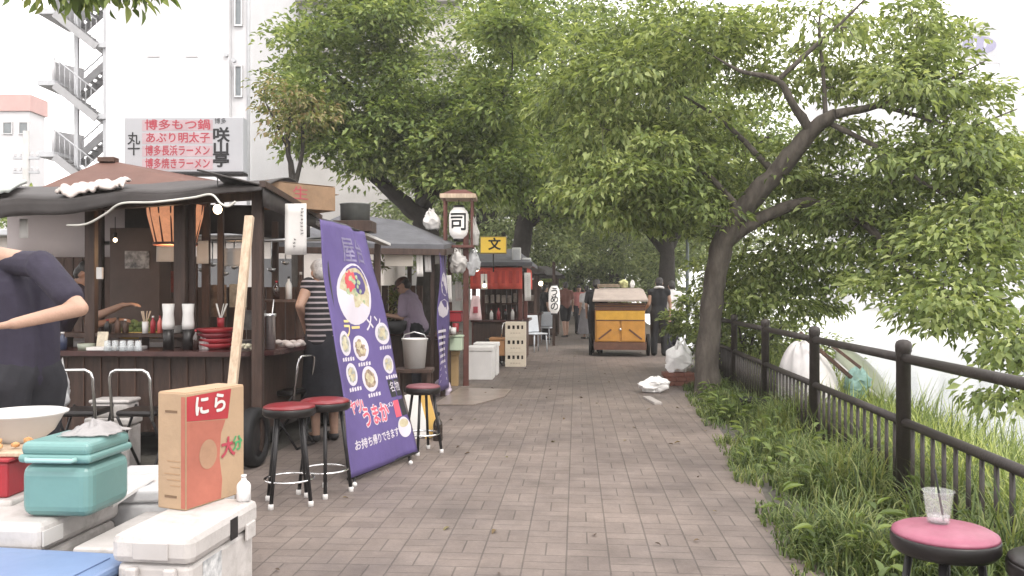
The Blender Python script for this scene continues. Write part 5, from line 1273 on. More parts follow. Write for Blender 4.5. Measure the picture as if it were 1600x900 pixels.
pxbox('tall_board_box', 'tall ochre carton standing between the narrow banner and the post', 704, 716, 548, 604, 12.3, .15, mat('ochre_carton', (.35, .24, .12), .8, .1, 5)); pxbox('wooden_crate', 'orange brown wooden crate beside the beer crates', 766, 790, 528, 556, 15.6, .35, mat('orange_wood', (.42, .22, .10), .7, .15, 6), cat='crate')
a = G(690, 640); b = G(765, 612)
mb = MB(); mb.prism([(0, 0), (.5, -.03), (.85, .75), (.95, 1.6), (.2, 1.75)], (a.x - .12, a.y + .3, .012), (1, 0, 0), (0, 1, 0), .014); mb.build('floor_board', mat('wet_pale_board', (.225, .185, .16), .3, .3, 3, .1), label='pale wet board lying on the paving at the foot of the lantern post', cat='board')
CRT = mat('cream_crate', (.76, .67, .54), .45, .06, 4)
d = 15.5
for k in range(3):
    a = P(790, 572, d); x = P(822, 0, d).x - a.x; hh = .278
    t = thing('beer_crate', ['cream plastic beer crate, bottom of the stack of three', 'cream plastic beer crate, middle of the stack of three', 'cream plastic beer crate, topmost of the stack of three'][k], 'crate', (a.x + x / 2, d + .18, k * (hh + .002)), R(-3), 'stacked beer crates by the red stall')
    mb = MB(); w_ = x; dp = .36; th = .018
    mb.box((0, dp / 2 - th / 2, hh / 2), (w_, th, hh)); 
    for s in (-1, 1): mb.box((s * (w_ / 2 - th / 2), 0, hh / 2), (th, dp - 2 * th, hh))
    y = -dp / 2 + th / 2
    mb.box((0, y, .075), (w_, th, .15)); mb.box((0, y, hh - .03), (w_, th, .06))
    for px in (-.43, -.20, .02, .24, .43): mb.box((px * w_ if abs(px) < .4 else px * w_, y, .185), (.10 * w_ if abs(px) > .4 else .04, th, .07), bev=.001)
    mb.box((0, 0, .012), (w_ - 2 * th, dp - 2 * th, .02)); mb.build('shell', CRT, t, local=True)
    mb = MB()
    for i in range(4):
        for j in range(3): mb.lathe([(0, .03), (.035, .03), (.035, .17), (.015, .21), (.015, .255), (0, .255)], (-.13 + i * .085, -.10 + j * .1, 0), 10)
    mb.build('bottles', mat('brown_bottle_glass', (.03, .016, .010), .12, .2, 5), t, local=True)
    mb = MB()
    for i in range(4): mb.box((-.075 + i * .05, -dp / 2 - .0012, .075), (.036, .002, .016), bev=0)
    mb.build('faded_print', mat('faded_print', (.55, .45, .35), .6, .1, 5), t, local=True)

# ---------------------------------------------------------------- third stall, red awning, yellow sign
def booth(label, x, d, wd, dp, roof_m, hgt=2.0, aw=None, seed=0, group=None):
    t = thing('food_stall', label, 'stall', (x, d, 0), R(-4.4), group); rr = random.Random(seed)
    for sx in (-.5, .5):
        for sy in (-.5, .5): MB().box((sx * (wd - .1), sy * (dp - .1), hgt / 2), (.08, .08, hgt), bev=.006).build('post', WOOD_R if aw else WOOD_D, t, local=True)
    mb = MB(); v = [(-wd / 2 - .2, -dp / 2 - .25, hgt), (wd / 2 + .2, -dp / 2 - .25, hgt), (wd / 2 + .2, dp / 2 + .2, hgt), (-wd / 2 - .2, dp / 2 + .2, hgt)]; u = [(-wd * .3, 0, hgt + .32), (wd * .3, 0, hgt + .32)]
    mb.add(v + u, [[0, 1, 5, 4], [1, 2, 5], [2, 3, 4, 5], [3, 0, 4]]); mb.add([Vector(p) - ZU * .07 for p in v] + [Vector(p) for p in v], [[0, 1, 5, 4], [1, 2, 6, 5], [2, 3, 7, 6], [3, 0, 4, 7], [3, 2, 1, 0]]); mb.build('roof', roof_m, t, local=True)
    MB().box((0, -dp / 2 + .1, .83), (wd, .45, .05), bev=.01).build('counter_top', COUNTER, t, local=True); MB().box((0, -dp / 2 + .12, .42), (wd - .1, .35, .76), bev=.01).build('counter_panel', WOOD_D, t, local=True)
    MB().box((wd / 2 - .1, .1, .83), (.4, dp - .6, .048), bev=.01).build('side_counter', COUNTER, t, local=True); MB().box((wd / 2 - .12, .1, .42), (.3, dp - .7, .75), bev=.01).build('side_panel', WOOD_V, t, local=True)
    mb = MB()
    for i in range(int(wd / .11)): mb.box((-wd / 2 + .06 + i * .11, dp / 2 - .05, .9), (.1, .025, 1.7), bev=.003)
    mb.build('back_boards', WOOD_D, t, local=True)
    mb = MB(); mb.box((0, dp / 2 - .2, 1.15), (wd * .8, .25, .03)); 
    mb.build('shelf', WOOD_V, t, local=True)
    mb = MB()
    for i in range(7): mb.box((-wd * .36 + i * wd * .12, dp / 2 - .2, 1.25 + rr.uniform(-.02, .03)), (wd * .08, .16, .17 + rr.uniform(0, .05)), bev=.02)
    mb.build('shelf_goods', mat('shelf_goods', (.30, .24, .20), .6, .6, 2.5, col2=(.6, .52, .45)), t, local=True)
    if aw:
        hh = .42
        MB().sheet(lambda u, v: Vector((-wd / 2 + wd * u, -dp / 2 - .16 + .02 * math.sin(u * 26) * v, hgt - .10 - hh * v)), 40, 4, .006).build('awning', aw, t, local=True)
        MB().sheet(lambda u, v: Vector((wd / 2 + .08 + .02 * math.sin(u * 26) * v, -dp / 2 + dp * u, hgt - .10 - hh * v)), 40, 4, .006).build('awning', aw, t, local=True)
    return t
RED_C = mat('red_awning_cloth', (.56, .085, .06), .75, .18, 4, .2)
x = P(790, 0, 16.7).x
s3 = booth('third food stall with a red cloth awning behind the beer crates', x - .10, 17.3, 1.02, 1.8, SLATE, 1.98, RED_C, 3)
for i in range(7):
    u = -.5 + i / 6; MB().box((u * .85, -1.09, 1.69), (.06, .003, .24), bev=0).build('awning_print', mat('dark_red_print', (.38, .05, .042), .8, .1, 4), s3, local=True)
ys = P(771, 383, 15.2)
t = thing('sign_box', 'yellow lit sign box with one black character above the red awning', 'sign', ys)
MB().box(ys, (.49, .12, .315), bev=.008).build('casing', mat('sign_casing', (.35, .27, .10), .5, .1, 4), t); MB().box(ys - Vector((0, .062, 0)), (.455, .01, .28), bev=.002).build('face', YELLOW_S, t)
lettering('文', plane_fn(ys + Vector((.02, -.068, 0)), (1, 0, 0), ZU), .23, INK, t, bold=.007)
MB().tube([ys - ZU * .16, Vector((ys.x, ys.y, P(0, 425, 15.2).z))], .014, 6).build('bracket', DARK_METAL, t)
for px, py, hh, lb in ((807, 399, .30, 'larger pale grey box on the red stall roof edge'), (823, 411, .20, 'smaller pale grey box on the red stall roof edge')):
    c = P(px, py, 16.4); mb = MB(); mb.box(c, (.18, .16, hh), bev=.02); t = thing('speaker_box', lb, 'box', c - ZU * hh / 2); mb.build('casing', mat('pale_grey_plastic', (.50, .50, .49), .5, .06, 4), t); MB().box(c - Vector((0, .085, 0)), (.13, .012, hh * .75), bev=.005).build('grille', STEEL_GREY, t)
bulb(P(845, 443, 19.5), 'lit bulb right of the red awning corner', r_=.05); bulb(P(757, 446, 15.8), 'small lit bulb left of the red awning', r_=.035)
# farther booths
s4 = booth('fourth food stall, dark roofed, half hidden behind the red stall', P(822, 0, 22).x - .4, 22.4, 1.5, 1.8, TARP, 1.95, None, 4)
s5 = booth('fifth food stall, farthest, dark roofed, behind the tall white lantern', P(845, 0, 27).x - .3, 27.5, 1.8, 2, TARP, 1.95, None, 5)
lantern(P(866, 468, 21.5), .145, .72, 'うめの', 'tall white paper lantern with three black characters hanging by the far stalls', .23)
mb = MB(); p = P(866, 0, 21.5); mb.box((p.x, 21.75, 1.1), (.07, .07, 2.2)); mb.box((p.x, 21.6, 2.12), (.06, .4, .05)); mb.build('lantern_pole', WOOD_D, label='dark pole holding the tall white lantern', cat='pole')
# seats in front of the far stalls
def plastic_chair(px, d, rz, label):
    t = thing('plastic_chair', label, 'chair', (P(px, 0, d).x, d, 0), rz, 'pale seats by the far stalls')
    m_ = mat('pale_chair_plastic', (.55, .58, .62), .45, .08, 4)
    MB().box((0, 0, .43), (.40, .38, .04), bev=.02, seg=3).build('seat', m_, t, local=True); MB().box((0, .19, .66), (.38, .035, .40), (R(-10), 0, 0), bev=.02, seg=3).build('backrest', m_, t, local=True)
    for sx in (-.17, .17):
        for sy in (-.16, .16): MB().tube([(sx, sy, .41), (sx * 1.1, sy * 1.1, 0)], .016, 6).build('leg', m_, t, local=True)
    return t
plastic_chair(838, 19.5, .6, 'pale plastic chair at the corner of the red stall'); plastic_chair(852, 23, -.4, 'pale plastic chair below the tall white lantern')
stool((P(778, 0, 16.2).x, 16.2, 0), .3, .5, .16, BLACK_V, 'small dark stool behind the beer crates')

# clutter along the stall fronts
dup(fc, (P(776, 0, 15.9).x, 15.9, 0), R(65), 'grey folding chair standing between the foam boxes and the beer crates', 'folding chairs by the beer crates')
dup(fc, (P(788, 0, 16.6).x, 16.6, 0), R(100), 'folding chair half hidden behind the beer crates', 'folding chairs by the beer crates')
for k, (px, py0, py1, d_) in enumerate(((655, 392, 432, 10.72), (668, 398, 425, 10.78), (700, 430, 472, 11.9), (716, 440, 470, 12.6), (756, 428, 452, 15.9), (824, 426, 470, 16.0))):
    paper(px - 5, py0, px + 5, py1, d_, ['paper strip menu right of the cream board', 'short paper strip nearest the second stall post', 'paper strip above the red box', 'small paper strip left of the red brown post', 'paper strip left of the red awning', 'pale strip hung at the right corner of the red awning'][k], [(.5, .1, .9)], .01, 'paper strips along the stall fronts', 'paper_strip')
c = G(690, 618); t = hung_bag(690, 600, c.y, .26, .22, 61, 'pale lilac wrap slumped at the foot of the narrow banner', mat('lilac_wrap', (.50, .43, .52), .4, .15, 6, .3, 12), 'plastic_wrap', False, .105)
for k, (px, d_, z_, r0, h0, m_) in enumerate(((697, 12.0, .806, .07, .10, STEEL), (712, 12.3, .806, .05, .13, RED_P), (708, 11.7, .806, .045, .09, WHITE_P), (640, 11.78, .826, .08, .12, STEEL), (626, 11.95, .826, .05, .16, BLACK_R))):
    jar(['steel pot on the side counter of the second stall', 'red cup on the side counter of the second stall', 'white cup at the near end of the second stall side counter', 'steel pot beside the cook in lavender', 'black tin on the second stall counter'][k], Vector((P(px, 0, d_).x, d_, z_)), r0, h0, m_, 0, name='pot' if r0 > .06 else 'tin_cup')
for k in range(4):
    c = Vector((P(768 + k * 11, 0, 16.5).x, 16.42, .858)); bottle('sauce_bottle', ['first bottle from the left on the red stall counter', 'second bottle from the left on the red stall counter', 'third bottle from the left on the red stall counter', 'last bottle on the right of the red stall counter'][k], c, .035, .2 + .03 * (k % 2), [WHITE_P, RED_P, BLACK_V, WHITE_P][k], RED_P)

# ---------------------------------------------------------------- yellow cart
d = 17.9; cx = P(969, 0, d).x; z0 = P(0, 552, d).z + .05
cart = thing('food_cart', 'closed yellow and orange wooden food cart with a beige top rolling along the path', 'cart', (cx, d, 0), R(-5))
YB = mat('yellow_painted_board', (.56, .31, .04), .5, .14, 5, .1, 20); OB = mat('orange_painted_board', (.47, .225, .045), .5, .16, 5, .1, 20); BRW = mat('cart_brown_board', (.12, .055, .035), .6, .25, 6)
W_, Dp = 1.06, 1.5
bx = lambda c, s, nm, m, **k: MB().box(c, s, bev=k.get('bev', .006)).build(nm, m, cart, local=True)
bx((0, Dp / 2, .24), (W_ + .06, Dp + .06, .16), 'base', BRW); 
bx((0, Dp / 2, .74), (W_, Dp, .83), 'body', OB)
bx((0, Dp / 2, 1.05 + .03), (W_ - .06, Dp - .06, .12), 'upper_body', BRW)
for s in (-1, 1):
    MB().box((s * W_ / 4, -.016, .565), (W_ / 2 - .05, .025, .44), bev=.005).build('door', OB, cart, local=True)
    q = MB(); q.beam((s * (W_ / 2 - .07), -.034, .39), (s * .19, -.034, .60), .035, .012, up=(0, 1, 0)); q.build('brace', BRW, cart, local=True)
bx((0, -.014, .90), (W_ - .02, .022, .19), 'front_board', YB)
for i in range(3): bx((0, -.012, 1.035 + i * .055), (W_ + .02, .03, .045), 'slat', BRW)
bx((0, -.03, .795), (W_ - .02, .012, .02), 'rail', BRW)
mb = MB(); mb.ell((0, -.04, .60), (.03, .02, .03), 10); mb.build('latch', CHROME, cart, local=True)
mb = MB(); mb.add([(-W_ / 2 - .06, -.12, 1.20), (W_ / 2 + .06, -.12, 1.20), (W_ / 2 - .0, Dp + .1, 1.46), (-W_ / 2 + .0, Dp + .1, 1.46), (-W_ / 2 - .06, -.12, 1.24), (W_ / 2 + .06, -.12, 1.24), (W_ / 2, Dp * .35, 1.46), (-W_ / 2, Dp * .35, 1.46), (W_ / 2, Dp + .1, 1.5), (-W_ / 2, Dp + .1, 1.5)],
  [[0, 3, 2, 1], [0, 1, 5, 4], [4, 5, 6, 7], [7, 6, 8, 9], [9, 8, 2, 3], [1, 2, 8, 6, 5], [0, 4, 7, 9, 3]]); mb.build('top_cover', mat('beige_cover', (.34, .285, .25), .7, .15, 4, .2), cart, local=True)
for s in (-1, 1):
    M = Vector((1, 0, 0)).to_track_quat('Z', 'Y').to_matrix(); rad = .24; c = (s * (W_ / 2 + .10), .5, rad)
    tt = MB().lathe([(rad * .7, -.04), (rad, -.03), (rad, .03), (rad * .7, .04)], c, 26, ax=M, closed=True).build('wheel', BLACK_R, cart, local=True)
    MB().lathe([(0, -.02), (rad * .71, -.025), (rad * .71, .025), (0, .03)], c, 20, ax=M).build('rim', STEEL_GREY, tt, local=True)
for k, (px, w2, h2, m_, lb, nm) in enumerate(((953, .30, .13, mat('old_planks', (.22, .17, .12), .8, .3, 8), 'bundle of brown planks on the cart top, left', 'plank_bundle'), (975, .18, .18, mat('lime_bag', (.42, .42, .20), .6, .2, 6), 'small yellow green bag on the cart top', 'bag'), (988, .12, .16, WHITE_P, 'white pouch on the cart top, right', 'pouch'))):
    c = Vector((P(px, 0, 18.5).x, 18.75, 1.503))
    if k == 0: mb = MB(); [mb.box(c + Vector((0, i * .07 - .1, .03 + .035 * (i % 2))), (w2 * 1.6, .06, .03)) for i in range(5)]; mb.build(nm, m_, label=lb, cat='planks')
    else: hung_bag(px, 450, 18.75, w2, h2, 20 + k, lb, m_, nm, False, 1.50 + h2 / 2)

# ---------------------------------------------------------------- along the right edge of the path
q = G(1061, 603); t = thing('planter_box', 'rust brown brick box at the foot of the cherry tree under a white bag', 'planter', (q.x, q.y, 0))
mb = MB()
for k in range(3):
    for i in range(3): mb.box((q.x - .15 + i * .15 + (.03 if k % 2 else 0), q.y + .1, .035 + k * .066), (.145, .26, .062), bev=.006)
mb.build('bricks', mat('rust_brick', (.17, .07, .05), .85, .25, 8, .3), t)
hung_bag(1060, 570, q.y + .08, .42, .38, 31, 'white shopping bag with upright handles standing on the brick box', z=.205 + .19)
q = G(1022, 614); t = hung_bag(1022, 602, q.y, .36, .20, 32, 'slumped white plastic bag lying on the path edge', handles=False, z=.115)
q = G(1022, 632); mb = MB(); mb.box((q.x + .02, q.y + .25, .02), (.10, .62, .03), (0, 0, R(4))); mb.build('board', mat('weathered_board', (.36, .33, .31), .8, .15, 5), label='short grey board lying in front of the slumped white bag', cat='board')
q = Vector((P(1182, 0, 9.0).x, 9.0, 0)); t = thing('bucket', 'black bucket in the grass beside the railing', 'bucket', q)
MB().lathe([(0, 0), (.12, 0), (.17, .22), (.18, .225), (.18, .24), (.165, .24), (.115, .015), (0, .015)], q, 24).build('body', BLACK_R, t)
MB().tube([q + Vector((-.17, 0, .23)), q + Vector((-.1, -.12, .25)), q + Vector((.1, -.12, .25)), q + Vector((.17, 0, .23))], .006, 6).build('handle', DARK_METAL, t)
q = P(1074, 458, 24); mb = MB(); t = thing('lamp_pole', 'slim grey green lamp pole standing behind the cherry trunk', 'pole', (q.x, 24, 0))
MB().tube([(q.x, 24, 0), (q.x, 24, 3.9)], [.055, .045], 10).build('pole', mat('grey_green_paint', (.16, .19, .18), .5, .1, 4), t)
MB().tube([(q.x, 24, 3.9), (q.x - .12, 24, 4.02), (q.x - .5, 24, 4.05)], .03, 8).build('arm', mat('grey_green_paint'), t); MB().ell((q.x - .6, 24, 4.03), (.2, .09, .05), 12).build('lamp_head', STEEL_GREY, t)

# discarded tarps and a small upturned boat beyond the railing
c = P(1285, 578, 8.6); 
t = thing('tarp_heap', 'white tarpaulin bundle heaped on the bank beyond the railing', 'tarpaulin', (c.x, c.y, c.z - .35))
def heap(u, v):
    a = u * 2 * math.pi; e = math.sin(v * math.pi / 2) if v < 1 else 1
    r_ = 1 + .10 * math.sin(3 * a + 1) + .06 * math.sin(8 * a + v * 5)
    return c + Vector((-.12 + .30 * math.cos(a) * math.cos(v * 1.5) * r_ - .10 * v, .4 * math.sin(a) * math.cos(v * 1.5) * r_, -.45 + .72 * e + .03 * math.sin(9 * a)))
MB().sheet(heap, 30, 10, .01).build('sheet', mat('dirty_white_tarp', (.55, .53, .52), .55, .1, 4, .4, 7, dirt=.12), t)
mb = MB(); mb.beam(P(1250, 520, 8.3), P(1330, 590, 8.4), .035, .035); mb.beam(P(1300, 540, 8.3), P(1345, 575, 8.2), .03, .03); mb.build('spar', WOOD_V, t)
t = thing('upturned_boat', 'pale green upturned dinghy resting on the bank beyond the railing', 'boat', P(1360, 620, 9.2))
A0, B0 = P(1310, 545, 9.6), P(1392, 612, 9.0)
def hull(u, v):
    p = A0.lerp(B0, u); a = (v - .5) * math.pi; r_ = .30 * math.sin(math.pi * (.12 + .8 * u)) ** .6
    return p + Vector((r_ * .55 * math.sin(a), r_ * math.sin(a) * .9, r_ * .75 * math.cos(a) - .12))
MB().sheet(hull, 20, 12, .02).build('hull', mat('pale_green_hull', (.34, .37, .28), .5, .1, 4, dirt=.2), t)
MB().tube([hull(i / 14, 0.02) for i in range(15)], .02, 6).build('gunwale', WHITE_P, t)
hung_bag(1340, 600, 8.5, .26, .30, 41, 'bluish green plastic sack on the bank between the tarp and the boat', mat('teal_sack', (.22, .36, .32), .5, .3, 5, .3), 'sack', False)

# ---------------------------------------------------------------- coolers and boxes in the near left corner
# right cooler with the leek carton on it
def rot2(o, a): return Vector((math.cos(a), math.sin(a), 0)), Vector((-math.sin(a), math.cos(a), 0))
o = Vector((-1.107, 2.87, 0)); ax = Vector((-.990, .12, 0)); cw = .292; ax.normalize(); ay = Vector((-ax.y, ax.x, 0)); ay = ay if ay.y > 0 else -ay
cool = thing('cooler_box', 'scuffed white cooler box carrying the red printed carton', 'cooler', o)
CD = .54; CH_ = .54
MB().fbox(o, ax, ay, ZU, (.01, .01, 0), (cw - .01, CD - .01, CH_ - .105), 0, .02).build('body', WHITE_C, cool)
MB().fbox(o, ax, ay, ZU, (-.005, -.005, CH_ - .104), (cw + .005, CD + .005, CH_), 0, .028).build('lid', WHITE_C, cool)
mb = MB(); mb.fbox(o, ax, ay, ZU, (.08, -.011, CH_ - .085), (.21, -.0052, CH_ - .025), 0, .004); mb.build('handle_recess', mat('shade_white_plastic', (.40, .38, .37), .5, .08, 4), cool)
for q in (.075, .215): MB().fbox(o, ax, ay, ZU, (q - .022, -.020, CH_ - .26), (q + .022, .0095, CH_ - .112), 0, .008).build('clasp', WHITE_C, cool)
MB().fbox(o, ax, ay, ZU, (-.0085, .285, CH_ - .10), (-.0053, .345, CH_ - .02), 0, .001).build('vent', DARK_METAL, cool)
MB().fbox(o, ax, ay, ZU, (.0065, .10, CH_ - .27), (.0095, .24, CH_ - .12), 0, .001).build('label_sticker', mat('grey_sticker', (.34, .36, .38), .6, .5, 18, col2=(.72, .72, .72)), cool)
mb = MB(); mb.fbox(o, ax, ay, ZU, (-.012, .42, CH_ - .14), (.0, .50, CH_ - .075), 0, .004); mb.build('latch', WHITE_C, cool)
# carton
o = Vector((-1.255, 3.2, CH_ + .001)); ax = Vector((.126, .30, 0)).normalized(); ay = Vector((-ax.y, ax.x, 0)); bwid, bdep, bh = .328, .142, .452
box = thing('vegetable_carton', 'tall cardboard vegetable carton printed red with white kana on the white cooler', 'box', o)
MB().fbox(o, ax, ay, ZU, (0, 0, 0), (bwid, bdep, bh), 0, .005).build('carton', CARD, box)
nf = -ay
def face(pts, m, nm, off=.0012):
    mb = MB(); k = len(pts); mb.add([o + ax * (x * bwid) + ZU * (z * bh) + nf * off for x, z in pts], [list(range(k))]); return mb.build(nm, m, box)
face([(.012, .76), (.70, .72), (.76, .985), (.012, .97)], mat('red_carton_print', (.33, .028, .036), .75, .14, 8), 'red_band')
face([(.012, .015), (.58, .015), (.60, .18), (.555, .38), (.58, .60), (.66, .715), (.012, .755)], mat('faded_red_print', (.34, .115, .08), .8, .14, 8), 'faded_red_panel')
mb = MB(); mb.add([o + ax * (-.002 + .0) - nf * (q[0] * .05) + ax * -.0014 + ZU * (q[1] * bh) for q in ((0, .02), (.4, .02), (.4, .97), (0, .97))], [[0, 1, 2, 3]]); mb.build('edge_print', mat('faded_red_print'), box)
mb = MB(); mb.add([o + ax * ((.36 + .15 * math.cos(k * .314)) * bwid) + ZU * ((.44 + .13 * math.sin(k * .314)) * bh) + nf * .0022 for k in range(20)], [list(range(20))]); mb.build('round_print', mat('brownish_print', (.32, .19, .12), .8, .15, 12), box)
pfc = lambda u, v: plane_fn(o + ax * (u * bwid) + ZU * (v * bh) + nf * .0028, ax, ZU)
lettering('に', pfc(.25, .865), .085, WHITE_P, box, bold=.003); lettering('ら', pfc(.55, .865), .085, WHITE_P, box, bold=.003)
lettering('大', pfc(.70, .45), .085, RED_INK, box, bold=.003); lettering('分', pfc(.86, .47), .065, mat('green_ink', (.06, .26, .10), .7, .1, 5), box, bold=.002)
for (u0, z0_) in ((.30, .83), (.32, .10)):
    mb = MB(); mb.fbox(o - ax * .0018, -nf, ax, ZU, (bdep * u0, 0, bh * z0_), (bdep * (u0 + .42), .0015, bh * (z0_ + .02)), 0, 0); mb.build('hand_slot', mat('slot_dark', (.16, .10, .06), .9, .1, 5), box)
mb = MB()
for k, z in enumerate((.20, .25, .30, .36, .41)): mb.fbox(o - ax * .0016, -nf, ax, ZU, (bdep * .2, 0, bh * z), (bdep * (.55 + .1 * (k % 3)), .0012, bh * (z + .008)), 0, 0)
mb.build('small_print', mat('faint_ink', (.33, .21, .12), .8, .1, 5), box)
for s in (0, 1): MB().fbox(o, ax, ay, ZU, (.004 + s * bwid * .5, .004, bh - .002), (bwid * (.495 + .5 * s), bdep - .004, bh + .003), 0, .001).build('flap', CARD, box)
bottle('seasoning_bottle', 'small white capped bottle on the back corner of the white cooler', Vector((-1.085, 3.365, CH_ + .001)), .028, .105, glass_mat('frosted_plastic', (.9, .9, .9), .3, .3), WHITE_P)
# left coolers and the teal box
o = Vector((-1.93, 3.15, 0)); t = thing('cooler_box', 'plain white cooler box under the teal box', 'cooler', o, R(-6))
MB().box((-.10, .30, .19), (.44, .52, .38), bev=.03, seg=3).build('body', WHITE_C, t, local=True); MB().box((-.10, .30, .44), (.46, .54, .115), bev=.03, seg=3).build('lid', WHITE_C, t, local=True)
MB().box((.1355, .10, .44), (.004, .12, .06), bev=.001).build('hinge', WHITE_P, t, local=True)
o = Vector((-1.79, 3.235, .499))
TEAL = mat('teal_plastic', (.135, .262, .252), .36, .10, 3, .06, 12, dirt=.1)
t = thing('cool_box', 'teal plastic cool box with rounded corners on the plain white cooler', 'cool box', o, R(-4))
MB().box((0, .17, .105), (.29, .31, .21), bev=.045, seg=4).build('body', TEAL, t, local=True); MB().box((0, .17, .232), (.299, .32, .035), bev=.016, seg=3).build('rim', TEAL, t, local=True); MB().box((0, .17, .268), (.287, .31, .06), bev=.034, seg=4).build('lid', TEAL, t, local=True)
mb = MB(); mb.tube([(-.1, -.002, .235), (-.09, -.018, .232), (.09, -.018, .232), (.1, -.002, .235)], .010, 8); mb.build('handle', mat('pale_teal_plastic', (.25, .42, .40), .35, .08, 4), t, local=True)
mb = MB(); rr = random.Random(2)
cc = o + Vector((.06, .21, .298))
mb.sheet(lambda u, v: cc + Vector(((u - .5) * .21 + .03 * mnoise.noise(Vector((v * 5, 1, u * 2))), (v - .5) * .19 + .03 * mnoise.noise(Vector((u * 5, 7, 0))), .006 + .040 * math.sin(u * 3.1) * math.sin(v * 3.1) * (1 + 1.2 * mnoise.noise(Vector((u * 6, v * 6, 0)))) + .006 * abs(mnoise.noise(Vector((u * 14, v * 14, 3)))))), 24, 18, .003); mb.build('plastic_wrap', glass_mat('cloudy_wrap', (.62, .60, .60), .3, .6), label='crumpled cloudy plastic wrap lying on the teal cool box lid', cat='wrap')
# blue lidded box in front
o = P(100, 857, 3.12); o.z = 0; ax = Vector((.97, -.16, 0)).normalized(); ay = Vector((.16, .97, 0)).normalized()
BLUE = mat('pale_blue_plastic', (.15, .215, .36), .42, .10, 3, .1, 12, dirt=.12); NAVY = mat('navy_plastic', (.045, .06, .15), .4, .2, 4)
t = thing('storage_box', 'pale blue lidded storage box at the bottom left corner', 'storage box', o)
MB().fbox(o, ax, ay, ZU, (-.62, -.62, 0), (.28, -.02, .375), 0, .02).build('body', NAVY, t); MB().fbox(o, ax, ay, ZU, (-.65, -.65, .376), (.31, .0, .418), 0, .014).build('lid', BLUE, t)
MB().fbox(o, ax, ay, ZU, (-.58, -.58, .4185), (.24, -.07, .424), 0, .002).build('lid_panel', BLUE, t)
# wrapped box between coolers, more crates on the left
foam_box('foam_box', 'grey plastic wrapped foam box behind the two coolers', Vector((-1.66, 4.0, 0)), (.52, .55, .50), R(6), GREYP, True)
foam_box('foam_box', 'low foam box between the two coolers', Vector((-1.56, 3.50, 0)), (.20, .6, .40), R(-5), WHITE_C, True)
mb = MB(); mb.beam(P(168, 790, 3.5), P(236, 745, 3.9), .05, .018); mb.build('slat', WHITE_P, label='white strip lying between the teal box and the carton', cat='strip')
foam_box('cooler_box', 'white cooler box under the red crate at the left edge', Vector((-2.42, 3.72, 0)), (.66, .56, .52), R(2), WHITE_C)
c = Vector((-2.40, 3.70, .521)); t = thing('crate', 'red plastic crate at the left edge under the food tray', 'crate', c)
MB().box(c + ZU * .075, (.58, .44, .15), bev=.012).build('body', RED_P, t); MB().box(c + ZU * .158, (.60, .46, .014), bev=.004).build('rim', RED_P, t)
c2 = c + ZU * .166 + Vector((.02, .02, 0)); t = thing('food_tray', 'wooden tray of orange food pieces beside the white bowl', 'tray', c2)
MB().box(c2 + ZU * .010, (.72, .42, .018), bev=.004).build('board', WOOD_L, t)
mb = MB(); rr = random.Random(14)
for i in range(38): mb.ell(c2 + Vector((rr.uniform(-.3, .31), rr.uniform(-.19, -.06), .032 + .03 * rr.random())), (rr.uniform(.012, .03), .018, .013), 7)
mb.build('food', mat('orange_food', (.55, .20, .05), .6, .35, 30, col2=(.70, .45, .22)), t)
bc = Vector((-2.235, 3.80, .706))
t = thing('bowl', 'large white plastic bowl on the wooden food tray', 'bowl', bc)
MB().lathe([(0, 0), (.085, 0), (.09, .012), (.13, .045), (.168, .115), (.188, .125), (.190, .133), (.180, .136), (.158, .118), (.12, .05), (.08, .018), (0, .018)], bc, 44).build('bowl', WHITE_P, t)
# bag hanging at the counter
hung_bag(92, 608, 6.45, .17, .30, 51, 'grey plastic bag hanging from the counter behind the man in navy', GREYP)
# leaves fallen on the path (loose)
rr = np.random.default_rng(5); n = 70; dd = rr.uniform(3.8, 20, n); xx = np.array([rr.uniform(path_left(v) + .9, edge_x(v)) for v in dd])
scatter('fallen_leaves', np.stack([xx, dd, np.full(n, .02)], 1), np.stack([rr.normal(0, 1, n), rr.normal(0, 1, n), rr.normal(0, .1, n)], 1), np.tile([0, 0, 1.], (n, 1)), rr.uniform(.03, .07, n), rr.uniform(.015, .03, n), leaf_mat('dry_leaves', ['#3a2c20', '#54402b', '#6a5a34', '#5d5a3a'], .1), None, True, kind='stuff')
# ---------------------------------------------------------------- people
SKIN = mat('skin', (.38, .235, .17), .5, .16, 9, .12, 120, spec=.35, col2=(.42, .26, .19)); SKIN2 = mat('tanned_skin', (.33, .195, .14), .55, .08, 6, spec=.35)
HAIR = mat('black_hair', (.018, .015, .014), .45, .4, 30, .5, 80, stretch=(1, 1, .2)); HAIR_G = mat('grey_hair', (.36, .34, .33), .6, .25, 30, .5, 60)
NAVY_C = mat('navy_cotton', (.026, .022, .038), .9, .25, 5, .7, 7); BLK_C = mat('black_cotton', (.011, .011, .013), .9, .2, 5, .25, 12); DENIM = mat('dark_denim', (.018, .018, .023), .9, .3, 6, .6, 8)
LAV = mat('lavender_cotton', (.25, .20, .265), .9, .1, 5, .25, 12); PINK_C = mat('salmon_cotton', (.42, .16, .15), .9, .1, 5); RUST = mat('rust_cotton', (.17, .075, .06), .9, .15, 5); GREY_C = mat('grey_cotton', (.22, .21, .22), .9, .12, 5, .2, 10)
WHT_C = mat('white_cotton', (.55, .53, .53), .9, .06, 5, .25, 12); BRN_C = mat('brown_cap', (.085, .045, .038), .85, .15, 6); SHOE = mat('dark_shoe', (.03, .028, .028), .6, .2, 6)
